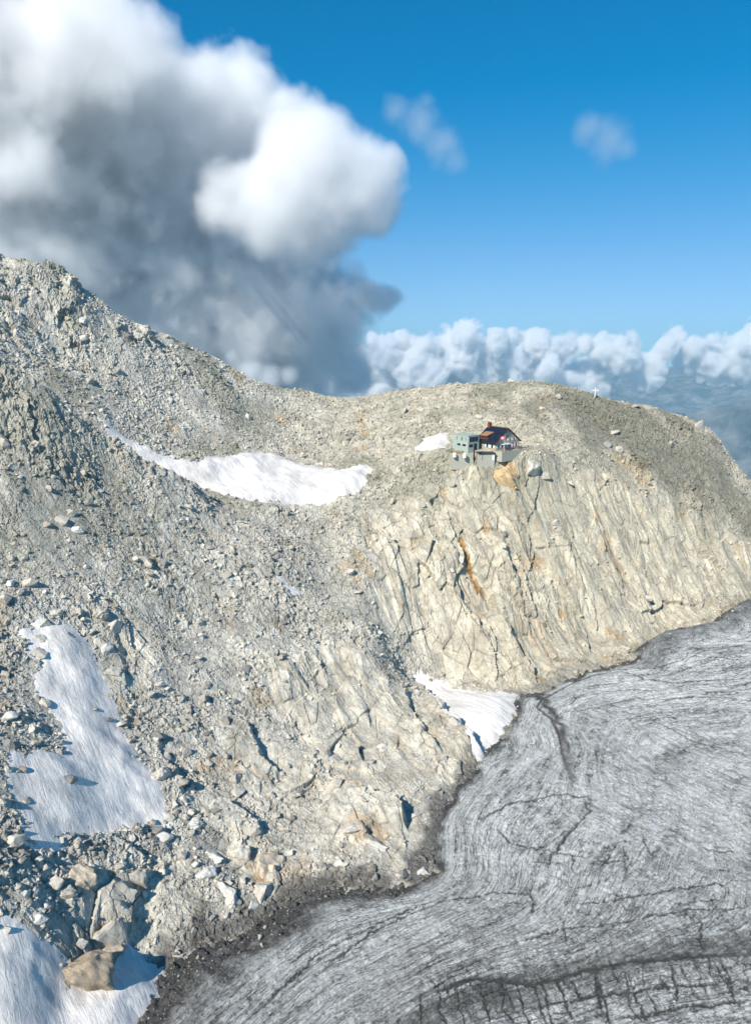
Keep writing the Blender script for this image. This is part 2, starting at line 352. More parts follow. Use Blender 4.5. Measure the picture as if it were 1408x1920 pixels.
# ---------------------------------------------------------------- materials
class N:
    def __init__(s, name):
        s.m = bpy.data.materials.new(name); s.m.use_nodes = True; s.t = s.m.node_tree; s.b = s.t.nodes['Principled BSDF']; s.out = s.t.nodes['Material Output']
        s.b.inputs['Specular IOR Level'].default_value = 0.2; s.b.inputs['Roughness'].default_value = 0.9
    def n(s, kind, **kw):
        nd = s.t.nodes.new('ShaderNode' + kind)
        for k, v in kw.items():
            if k.startswith('i_'):
                key = k[2:]; key = int(key) if key.isdigit() else key.replace('_', ' '); nd.inputs[key].default_value = v
            else: setattr(nd, k, v)
        return nd
    def l(s, a, b): s.t.links.new(a, b)
    def noise(s, vec, scale, detail=4, rough=0.55, dist=0.0):
        nd = s.n('TexNoise', i_Scale=scale, i_Detail=detail, i_Roughness=rough, i_Distortion=dist)
        if vec is not None: s.l(vec, nd.inputs['Vector'])
        return nd.outputs[0]
    def ramp(s, fac, *stops):
        nd = s.n('ValToRGB'); cr = nd.color_ramp
        while len(cr.elements) < len(stops): cr.elements.new(0.5)
        for e, (p, c) in zip(cr.elements, stops):
            e.position = p; e.color = (c, c, c, 1) if isinstance(c, (int, float)) else (*c, 1)
        s.l(fac, nd.inputs[0]); return nd.outputs[0]
    def mix(s, kind, fac, a, b):
        nd = s.n('Mix', data_type='RGBA', blend_type=kind)
        for i, v in ((0, fac), (6, a), (7, b)):
            if hasattr(v, 'is_linked'): s.l(v, nd.inputs[i])
            elif i == 0: nd.inputs[0].default_value = v
            else: nd.inputs[i].default_value = (v, v, v, 1) if isinstance(v, (int, float)) else (*v, 1)
        return nd.outputs[2]
    def math(s, op, a, b=0.0):
        nd = s.n('Math', operation=op)
        for i, v in ((0, a), (1, b)):
            if hasattr(v, 'is_linked'): s.l(v, nd.inputs[i])
            else: nd.inputs[i].default_value = v
        return nd.outputs[0]
    def bump(s, h, strength, dist):
        nd = s.n('Bump', i_Strength=strength, i_Distance=dist); s.l(h, nd.inputs['Height']); s.l(nd.outputs[0], s.b.inputs['Normal'])
def rock_mat(name, attr=True, tint=(0.48, 0.455, 0.40)):
    s = N(name); tc = s.n('TexCoord'); v = tc.outputs['Object']
    if attr:
        base = s.n('Attribute', attribute_name='Col').outputs['Color']
    else:
        oi = s.n('ObjectInfo'); base = s.mix('MULTIPLY', 1.0, tint, s.ramp(oi.outputs['Random'], (0, .80), (1, 1.18)))
        st = s.noise(v, 0.5, 4); base = s.mix('MIX', s.ramp(st, (.58, 0), (.75, .5)), base, (.45, .33, .2))
    g = s.noise(v, 2.2, 8, 0.72); base = s.mix('MULTIPLY', 1.0, base, s.ramp(g, (.25, .74), (.5, 1.0), (.72, 1.2)))
    if attr:          # glacier-polished slabs are striped down the fall line
        mp = s.n('Mapping', vector_type='TEXTURE'); mp.inputs['Rotation'].default_value = (0, 0, R(24)); mp.inputs['Scale'].default_value = (1.0, 5.0, 3.0); s.l(v, mp.inputs[0])
        st1 = s.noise(mp.outputs[0], 0.8, 8, 0.72, 0.5); sa = s.n('Attribute', attribute_name='slab').outputs['Fac']
        base = s.mix('MULTIPLY', sa, base, s.ramp(st1, (.33, .80), (.48, 1.0), (.7, 1.12)))
    g2 = s.noise(v, 0.35, 6, 0.7, 1.0); base = s.mix('MULTIPLY', 1.0, base, s.ramp(g2, (.3, (.86, .85, .82)), (.65, (1.1, 1.1, 1.1))))
    s.l(base, s.b.inputs['Base Color'])
    h = s.noise(v, 1.3, 10, 0.75)
    if attr: h = s.math('ADD', h, s.math('MULTIPLY', s.math('MULTIPLY', st1, sa), 0.5))
    s.bump(h, 1.0, 0.55)
    return s.m
M_ROCK = rock_mat('rock_ground'); M_BOULDER = rock_mat('boulder_stone', False)
def snow_mat():
    s = N('snow_dirty'); tc = s.n('TexCoord'); v = tc.outputs['Object']
    mp = s.n('Mapping', vector_type='TEXTURE'); mp.inputs['Rotation'].default_value = (0, 0, R(44)); mp.inputs['Scale'].default_value = (1.0, 8.0, 3.0); s.l(v, mp.inputs[0])
    st = s.noise(mp.outputs[0], 0.9, 6, 0.7, 0.6)
    c = s.mix('MIX', s.ramp(st, (.42, 0), (.75, .75)), (.85, .815, .77), (.44, .41, .37))
    big = s.noise(v, 0.06, 4); c = s.mix('MULTIPLY', 1.0, c, s.ramp(big, (.35, .78), (.6, 1.0)))
    sp = s.noise(v, 3.0, 3, 0.6); c = s.mix('MULTIPLY', 1.0, c, s.ramp(sp, (.28, .45), (.35, 1.0)))
    s.l(c, s.b.inputs['Base Color']); s.b.inputs['Roughness'].default_value = 0.7
    cu = s.n('TexVoronoi', feature='SMOOTH_F1', i_Scale=1.1); s.l(mp.outputs[0], cu.inputs['Vector']); cu2 = s.n('TexVoronoi', feature='SMOOTH_F1', i_Scale=1.3); s.l(v, cu2.inputs['Vector'])
    s.bump(s.math('ADD', s.math('MULTIPLY', st, 1.5), s.math('MULTIPLY', cu2.outputs['Distance'], .25)), 0.7, 0.3); return s.m
M_SNOW = snow_mat()
def ice_mat():
    s = N('glacier_ice'); tc = s.n('TexCoord'); v = tc.outputs['Object']
    ph = s.n('Attribute', attribute_name='flow').outputs['Fac']; ed = s.n('Attribute', attribute_name='margin').outputs['Fac']; ck = s.n('Attribute', attribute_name='cracked').outputs['Fac']
    sep = s.n('SeparateXYZ'); s.l(v, sep.inputs[0])
    def fl(k, lo):
        cb = s.n('CombineXYZ'); s.l(s.math('MULTIPLY', ph, k), cb.inputs[0]); s.l(s.math('MULTIPLY', sep.outputs[0], lo), cb.inputs[1]); s.l(s.math('MULTIPLY', sep.outputs[1], lo), cb.inputs[2]); return cb.outputs[0]
    n1 = s.noise(fl(.35, .03), 1.0, 5, 0.65, 0.3)        # broad dirt bands
    n2 = s.noise(fl(1.5, .14), 1.0, 8, 0.75, 0.6)        # fine streaks
    n3 = s.noise(v, 0.9, 9, 0.78)                        # grit
    n4 = s.noise(v, 0.045, 4, 0.6)
    n5 = s.noise(v, 0.16, 6, 0.65, 0.6); stk = s.n('Attribute', attribute_name='streak').outputs['Fac']
    n2 = s.math('ADD', s.math('MULTIPLY', n2, stk), s.math('MULTIPLY', s.noise(v, .45, 9, .75, .8), s.math('SUBTRACT', 1.0, stk)))
    a = s.math('ADD', s.math('MULTIPLY', n1, 1.1), s.math('MULTIPLY', n2, .75)); a = s.math('ADD', a, s.math('MULTIPLY', n3, .8)); a = s.math('ADD', a, s.math('MULTIPLY', s.math('ADD', n4, n5), .42))
    f = s.ramp(s.math('MULTIPLY', a, 0.2857), (.435, 0), (.515, .24), (.58, 1.0))
    c = s.mix('MIX', f, (.88, .90, .875), (.075, .075, .075))
    # thin dark melt lines: level lines of noise fields, along the flow and across it
    def lines(vec, scale, wd, det=6, dist=0.8, rough=.7):
        n_ = s.noise(vec, scale, det, rough, dist); q = s.math('ABSOLUTE', s.math('SUBTRACT', n_, 0.5)); return s.ramp(q, (0, 0), (wd, 1.0))
    md_ = s.n('Mapping', vector_type='TEXTURE'); md_.inputs['Rotation'].default_value = (0, 0, R(37)); md_.inputs['Scale'].default_value = (1.0, 5.0, 1); s.l(v, md_.inputs[0])
    rg = s.n('Attribute', attribute_name='across').outputs['Fac']
    la = s.mix('MULTIPLY', 0.75, lines(fl(.8, .07), 1.0, .026, 5, .3, .62), lines(fl(2.3, .13), 1.0, .03, 5, .3, .62)); lb = lines(md_.outputs[0], .6, .02, 6, .4); lc = lines(v, .5, .016, 8, 1.0, .7)
    pm = s.noise(v, .10, 5, .7); pk_ = s.ramp(pm, (.40, 0), (.56, 1))
    c = s.mix('MULTIPLY', s.math('MULTIPLY', s.math('SUBTRACT', 1.0, s.math('MULTIPLY', rg, .7)), .82), c, la); c = s.mix('MULTIPLY', s.math('MULTIPLY', rg, .8), c, lb)
    c = s.mix('MULTIPLY', s.math('MULTIPLY', pk_, .8), c, lc)
    sb = s.noise(md_.outputs[0], .5, 7, .75, .5); c = s.mix('MIX', s.math('MULTIPLY', rg, s.ramp(sb, (.50, 0), (.64, .8))), c, (.2, .195, .19))
    wn = s.n('TexNoise', i_Scale=0.33, i_Detail=8, i_Roughness=.7); s.l(v, wn.inputs['Vector'])
    wv = s.n('VectorMath', operation='MULTIPLY_ADD'); s.l(wn.outputs['Color'], wv.inputs[0]); wv.inputs[1].default_value = (4.5, 4.5, 0); s.l(v, wv.inputs[2])
    def cracks(scale, rot, sc2, th):
        mp = s.n('Mapping'); mp.inputs['Rotation'].default_value = (0, 0, R(rot)); mp.inputs['Scale'].default_value = sc2; s.l(wv.outputs[0], mp.inputs[0])
        vo = s.n('TexVoronoi', feature='DISTANCE_TO_EDGE', i_Scale=scale); s.l(mp.outputs[0], vo.inputs['Vector'])
        wd = s.noise(v, .4, 5, .7); d_ = s.math('DIVIDE', vo.outputs['Distance'], s.ramp(wd, (.38, .004), (.65, th))); return s.ramp(d_, (.3, 0), (1.0, 1.0))
    def ani(rot, ln, sc2, wd, det=5, rough=.6, dist=.5):
        m2 = s.n('Mapping', vector_type='TEXTURE'); m2.inputs['Rotation'].default_value = (0, 0, R(rot)); m2.inputs['Scale'].default_value = (1.0, ln, 1); m2.inputs['Location'].default_value = (rot * 3.1, 7, 0); s.l(v, m2.inputs[0]); return lines(m2.outputs[0], sc2, wd, det, dist, rough)
    c1 = s.mix('MULTIPLY', 1.0, ani(12, 4.5, .16, .016, 8, .62), ani(-74, 5, .20, .015, 8, .6)); c2 = cracks(.42, 10, (.8, 1.1, 1), .05)
    k = s.mix('MULTIPLY', 1.0, s.mix('MULTIPLY', 1.0, c1, ani(24, 3, .36, .010, 8, .7)), s.mix('MIX', 0.45, 1.0, c2)); k = s.mix('MIX', ck, 1.0, k)
    c = s.mix('MULTIPLY', 0.95, c, k)
    c = s.mix('MIX', s.math('MULTIPLY', s.n('Attribute', attribute_name='vein').outputs['Fac'], .88), c, (.05, .052, .052))
    md = s.noise(fl(.8, .1), 1.0, 6, 0.7); ed = s.math('MINIMUM', s.math('MULTIPLY', ed, 1.5), 1.0)
    c = s.mix('MIX', s.math('MULTIPLY', ed, s.ramp(md, (.3, .72), (.5, 1.0))), c, (.085, .082, .076))
    s.l(c, s.b.inputs['Base Color']); s.b.inputs['Roughness'].default_value = 0.75
    hh = s.math('ADD', s.math('MULTIPLY', n2, 1.0), s.math('MULTIPLY', n3, 1.2)); hh = s.math('ADD', hh, s.math('MULTIPLY', k, 0.35))
    s.bump(hh, 1.0, 0.9); return s.m
M_ICE = ice_mat()

# ---------------------------------------------------------------- mountain
X, Y = polar(84, 520, 1560)
x = X.ravel(); y = Y.ravel()
base = H1(x, y); gh, gout, gt = glacier_h(x, y)
keep = (base > -6) | (gout <= 0); keep_m = keep
d, col, slab, sn = terrain(x, y)
print('detail', round(time.time() - T0, 1))
e = 0.5
nx = -(H1(x + e, y) - H1(x - e, y)) / (2 * e); ny = -(H1(x, y + e) - H1(x, y - e)) / (2 * e)
nl = np.sqrt(nx * nx + ny * ny + 1); nx /= nl; ny /= nl; nz = 1 / nl
TX = (x + nx * d).reshape(X.shape); TY = (y + ny * d).reshape(X.shape); TZ = (base + nz * d).reshape(X.shape)
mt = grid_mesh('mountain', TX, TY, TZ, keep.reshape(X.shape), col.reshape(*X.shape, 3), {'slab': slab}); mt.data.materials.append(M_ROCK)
mt['kind'] = 'structure'; mt['label'] = 'pale broken rock mountainside with slabs and scree rising from the glacier to the ridge'
# its far side falls away behind the ridge
X2, Y2 = polar(519, 1500, 60, nt_=300)
b2 = H1(X2, Y2); fall = sstep(np.hypot(X2, Y2), 600, 1500); Z2 = np.minimum(b2, 40) * (1 - fall) - 700 * fall
Z2 = np.where(np.hypot(X2, Y2) < 525, H1(X2, Y2) - 1.0, Z2)
ms = grid_mesh('mountain_far_side', X2, Y2, Z2 - 1.5, None, np.full((*X2.shape, 3), .3)); ms.data.materials.append(M_ROCK); ms['kind'] = 'structure'

# ---------------------------------------------------------------- glacier
FLOW = [(0, EDGE[1:-2]),
 (6, [(330,1920),(430,1830),(560,1752),(700,1700),(800,1665),(850,1620),(845,1560),(880,1500),(925,1440),(965,1375),(990,1320),(1050,1292),(1200,1262),(1408,1205)]),
 (14, [(430,1920),(560,1830),(700,1750),(830,1700),(900,1650),(890,1590),(930,1520),(990,1450),(1035,1400),(1022,1345),(1060,1312),(1200,1285),(1408,1245)]),
 (24, [(560,1920),(700,1830),(850,1760),(960,1700),(980,1620),(1020,1560),(1080,1510),(1070,1440),(1065,1380),(1110,1335),(1220,1310),(1408,1290)]),
 (36, [(700,1905),(850,1830),(1000,1770),(1080,1700),(1110,1620),(1160,1560),(1160,1470),(1180,1400),(1280,1360),(1408,1340)]),
 (48, [(720,1960),(850,1890),(1000,1840),(1150,1770),(1250,1700),(1290,1620),(1300,1530),(1340,1450),(1408,1410)]),
 (60, [(850,1960),(1000,1900),(1200,1830),(1340,1800),(1408,1740),(1420,1600)])]
fp = []
for v, l in FLOW:
    for (px, py) in l: fp.append((*gpt(px, py), v))
fp = np.array(fp); fl = tps_fit(fp[:, :2], fp[:, 2], 0.02); FL = Grid(fl, -200, 420, 30, 520, 4.0)
X, Y = polar(84, 470, 1050, nt_=1200)
x = X.ravel(); y = Y.ravel()
gh, gout, gt = glacier_h(x, y)
keep = (H1(x, y) < gh + 3.0)
ph = FL(x, y) + 1.5 * fbm(x, y, 26, 2, 201)
# low ridges along the flow and small pressure steps
rel = 0.35 * perlin(ph / 1.6, x * 0.03, 211) + 0.22 * perlin(ph / 0.7, y * 0.05, 212)
g1, k1, _ = facets(x + perlin(x / 3, y / 3, 221), y * 1.2, 2.6, 223, 0.5); g2, k2, _ = facets(x, y, 1.0, 227, 0.9)
LIP = [gpt(*p) for p in [(760,1925),(850,1885),(1000,1835),(1100,1815),(1200,1790),(1408,1763),(1600,1745)]]
dl, sl_, tl = seg_dist(x + perlin(x / 4, y / 4, 5), y + perlin(x / 4, y / 4, 6), LIP)
lip = np.where(sl_ > 0, np.exp(-dl / 6) * 0.7, np.maximum(1 - dl / 0.8, 0) * 0.7)
ck = sstep(np.where(sl_ < 0, dl, -dl) + 6 * fbm(x, y, 20, 2, 231), -30, 6) * 0.55 + 0.12
near = sstep(gout, -1, 6)
gz = gh + near * (rel + 0.20 * g1 + 0.16 * g2 - 0.25 * ck * (1 - sstep(k1, 0, .12))) + lip
margin = (1 - sstep(gout + 4.0 * fbm(x, y, 12, 3, 241), 0.0, 17.0 - 12 * sstep(gt, .22, .40)))
margin = np.maximum(margin, 0.36 * np.where(sl_ < 0, np.exp(-(dl - 2.5) ** 2 / 16), 0) )
ML = [gpt(*p) for p in [(1000,1300),(1030,1335),(1050,1370),(1060,1420),(1068,1470)]]
dm, _, tm = seg_dist(x + 1.5 * perlin(x / 4, y / 4, 15), y, ML); margin = np.maximum(margin, 0.8 * np.exp(-(dm / 1.6) ** 2) * (1 - tm * 0.6))
flank = sstep(gt, 0.72, 0.78) * (1 - sstep(gout, 8, 15)); margin = np.maximum(margin * (1 - 0.3 * flank), flank * 0.42)
ac = gpt(1290, 1480); across = 1 - sstep(np.hypot((x - ac[0]) / 48, (y - ac[1]) / 42) + 0.5 * fbm(x, y, 25, 3, 251), 0.6, 1.2)
bl = gpt(620, 1840); streak = np.clip((1 - sstep(np.hypot((x - bl[0]) / 45, (y - bl[1]) / 38) + 0.3 * fbm(x, y, 25, 3, 253), 0.5, 1.2)) + (1 - sstep(gout + 5 * fbm(x, y, 20, 2, 257), 8, 26)) * 0.9, 0.12, 1.0)
VEIN = [(.45, [(1408,1282),(1330,1284),(1269,1287),(1208,1279),(1162,1264),(1117,1266),(1080,1276),(1041,1298),(1013,1319),(1007,1331),(1035,1358),(1047,1385),(1053,1418),(1066,1460)]),
 (.22, [(1254,1302),(1193,1299),(1147,1301),(1102,1310),(1080,1316),(1068,1328)]), (.24, [(1408,1322),(1314,1313),(1254,1318),(1193,1314),(1147,1325),(1126,1331)]),
 (.28, [(1105,1510),(1059,1498),(967,1513),(939,1527),(900,1545)]), (.26, [(1094,1510),(1105,1533),(1071,1567),(1036,1613),(1025,1636)]), (.5, [(772,1893),(887,1858),(1002,1862),(1088,1837),(1174,1820),(1289,1808),(1408,1802)]),
 (.24, [(600,1831),(715,1751),(830,1699),(921,1688),(1000,1690)]), (.2, [(480,1905),(600,1800),(760,1720),(860,1680)]), (.2, [(930,1560),(960,1590),(1010,1600),(1060,1570)]), (.2, [(1408,1250),(1300,1240),(1220,1262),(1150,1258)]),
 (.2, [(1050,1345),(1110,1335),(1200,1350),(1300,1400),(1408,1430)]), (.18, [(1408,1660),(1300,1675),(1180,1700),(1080,1712)]), (.2, [(1408,1712),(1290,1722),(1180,1745),(1050,1760),(960,1790)]), (.25, [(1000,1905),(1120,1880),(1260,1862),(1408,1850)]), (.25, [(1150,1925),(1280,1900),(1408,1890)])]
rv = np.random.RandomState(12)
for k in range(30):
    x0 = 790 + 22 * k + rv.uniform(-9, 9); y0 = 1865 - max(0, x0 - 780) * 0.10 + rv.uniform(-8, 25); n_ = rv.randint(2, 5)
    VEIN.append((rv.uniform(.10, .24), [(x0 + 9 * q + rv.uniform(-7, 7), y0 + 30 * q) for q in range(n_)]))
for k in range(26):
    x0 = rv.uniform(900, 1390); y0 = rv.uniform(1560, 1760); a_ = rv.choice([-.25, .1, 1.2, 1.5]); L_v = rv.uniform(30, 70)
    VEIN.append((rv.uniform(.1, .2), [(x0 + q * L_v * math.cos(a_) / 3 + rv.uniform(-4, 4), y0 + q * L_v * math.sin(a_) / 3 + rv.uniform(-3, 3)) for q in range(4)]))
vein = np.zeros(x.shape); vx_ = x + 0.5 * perlin(x / 2.6, y / 2.6, 261) + 0.35 * perlin(x / .8, y / .8, 262); vy_ = y + 0.5 * perlin(x / 2.6, y / 2.6, 263) + 0.35 * perlin(x / .8, y / .8, 264)
for wv_, pp in VEIN:
    q = np.array([gpt(*p) for p in pp]); m = (x > q[:, 0].min() - 3) & (x < q[:, 0].max() + 3) & (y > q[:, 1].min() - 3) & (y < q[:, 1].max() + 3)
    if m.any():
        d_, _, t_ = seg_dist(vx_[m], vy_[m], q); vein[m] = np.maximum(vein[m], (1 - sstep(d_, wv_ * .55, wv_ * 1.5 + .12)) * (0.55 + 0.45 * sstep(np.minimum(t_, 1 - t_), 0, .12)))
gz = gz - 0.35 * vein
margin = margin * (1.1 + 0.25 * fbm(x, y, 3.0, 3, 271))
rub = np.maximum(margin - 0.3, 0) * (gout < 20); gz = gz + rub * (0.9 * fbm(x, y, 2.6, 3, 273) + 0.5 * facets(x, y, 1.1, 275, 1.0)[0])
GLX, GLY, GLZ, GLM = x[keep], y[keep], gz[keep], rub[keep]
gl = grid_mesh('glacier', X, Y, gz.reshape(X.shape), keep.reshape(X.shape), None, {'flow': ph, 'margin': margin, 'cracked': ck, 'across': across, 'streak': streak, 'vein': vein}, True); gl.data.materials.append(M_ICE)
gl['kind'] = 'structure'; gl['label'] = 'grey glacier streaked with dark debris bands and melt cracks'
print('glacier', round(time.time() - T0, 1))

# ---------------------------------------------------------------- snow patches
SNOWLAB = {'bowl': 'long curved snowfield lying in the bowl below the upper ridge', 'hut': 'small white snow patch just left of the grey hut annex',
 'slope': 'tall dirty snow patch with boulders melting out on the lower left slope', 'corner': 'big snowfield filling the bottom left corner beside the ice edge',
 'wedge': 'wedge shaped snow patch between the rock spur and the glacier', 'scrap': 'tiny last scrap of snow in the middle of the grey scree'}
def snow_z(x, y, sd_): return H1(x, y) + np.minimum(0.9 * sstep(sd_, 0, 6), 0.9) - 0.25 * (1 - sstep(sd_, -1.0, 0.6)) + 0.12
for k, pts in SNOWXY.items():
    p = np.array(pts); h = 0.45 if k != 'bowl' else 0.6
    xs = np.arange(max(p[:, 0].min() - 4, -190), p[:, 0].max() + 4, h); ys = np.arange(max(p[:, 1].min() - 4, 84), p[:, 1].max() + 4, h)
    X, Y = np.meshgrid(xs, ys); s_ = snow_sdf(X, Y, k)
    r45 = 0.62 * X + 0.78 * Y; t45 = 0.78 * X - 0.62 * Y
    Z = snow_z(X, Y, s_) + 0.10 * perlin(t45 / 1.6, r45 / 9.0, 301) + 0.12 * fbm(X, Y, 8, 2, 303)
    o = grid_mesh('snow_patch', X, Y, Z, s_ > -0.8, None, None, True); o.data.materials.append(M_SNOW)
    o['label'] = SNOWLAB[k]; o['category'] = 'snow patch'; o['group'] = 'snow patches on the rock'
# ---------------------------------------------------------------- loose rock
rng = np.random.RandomState(7)
GX, GY, GZ = TX.ravel(), TY.ravel(), TZ.ravel()
def zat(x, y):
    """height of the finished ground at a plan position (nearest mesh vertex)"""
    r = np.hypot(x, y); t = np.degrees(np.arctan2(x, y))
    i = np.clip(np.round(np.log(r / 84) / np.log(520 / 84) * 1559).astype(int), 0, 1559); j = np.clip(np.round((t + 41) / 82 * 1479).astype(int), 0, 1479)
    return TZ[i, j]
def chisel(seed, n=16, sub=3, squash=(1, .8, .62), rough=0.05):
    r = np.random.RandomState(seed); bm = bmesh.new(); p = r.normal(size=(n, 3)); p /= np.linalg.norm(p, axis=1)[:, None]; p *= r.uniform(.82, 1.0, n)[:, None]
    for q in p: bm.verts.new(q * 1.05)
    bmesh.ops.convex_hull(bm, input=bm.verts); bmesh.ops.delete(bm, geom=[v for v in bm.verts if not v.link_faces], context='VERTS')
    bmesh.ops.dissolve_limit(bm, angle_limit=R(14), verts=bm.verts, edges=bm.edges)
    bmesh.ops.bevel(bm, geom=list(bm.edges), offset=0.07, segments=1, affect='EDGES', clamp_overlap=True)
    bmesh.ops.triangulate(bm, faces=bm.faces)
    for _ in range(sub - 1): bmesh.ops.subdivide_edges(bm, edges=bm.edges, cuts=1, use_grid_fill=True)
    co = np.array([v.co[:] for v in bm.verts]); a = seed * 3.7
    f = 1 + rough * (perlin(co[:, 0] * 2.3 + a, co[:, 1] * 2.3 + co[:, 2] * 1.7, seed) + 0.5 * perlin(co[:, 0] * 5 + co[:, 2] * 4, co[:, 1] * 5 + a, seed + 9))
    lay = 0.03 * perlin(co[:, 2] * 5 + co[:, 0] * 2 + a, co[:, 1] * 0.6, seed + 3)
    for v, k, l in zip(bm.verts, f, lay): v.co = Vector((v.co.x * (k + l) * squash[0], v.co.y * (k + l) * squash[1], v.co.z * k * squash[2]))
    me = bpy.data.meshes.new('boulder'); bm.to_mesh(me); bm.free(); me.materials.append(M_BOULDER); return me
PROTO = [chisel(100 + i, n=11 + i, squash=((1, .8, .62), (1, .7, .8), (1, .9, .5), (1, .65, .65))[i % 4]) for i in range(10)]
BIGP = [chisel(300 + i, n=13, sub=4, squash=(1, .85, .85), rough=0.15) for i in range(5)]
def stone_tint(name, c):
    return rock_mat(name, False, c)
M_OCHRE = stone_tint('ochre_stone', (.47, .40, .31)); M_WHITE = stone_tint('white_stone', (.60, .58, .54)); M_DARK = stone_tint('dark_stone', (.25, .245, .23)); M_TAN = stone_tint('tan_stone', (.53, .495, .43))
M_BROWN = stone_tint('brown_stone', (.36, .295, .22)); M_ORANGE = stone_tint('orange_stone', (.53, .38, .21)); TINT = {'b': M_BROWN, 'r': M_ORANGE, 'o': M_OCHRE, 'w': M_WHITE, 'd': M_DARK, 't': M_TAN, 'g': M_BOULDER}
TM = {}
def tinted(me, k):
    if k == 'g': return me
    if (me.name, k) not in TM:
        m2 = me.copy(); m2.materials.clear(); m2.materials.append(TINT[k]); TM[(me.name, k)] = m2
    return TM[(me.name, k)]
def put(me, x, y, z, sx, sy, sz_, rot, label, group=None, name='boulder', cat='boulder'):
    o = bpy.data.objects.new(name, me); COL.objects.link(o); o.location = (x, y, z); o.scale = (sx, sy, sz_); o.rotation_euler = rot
    o['label'] = label; o['category'] = cat
    if group: o['group'] = group
    return o
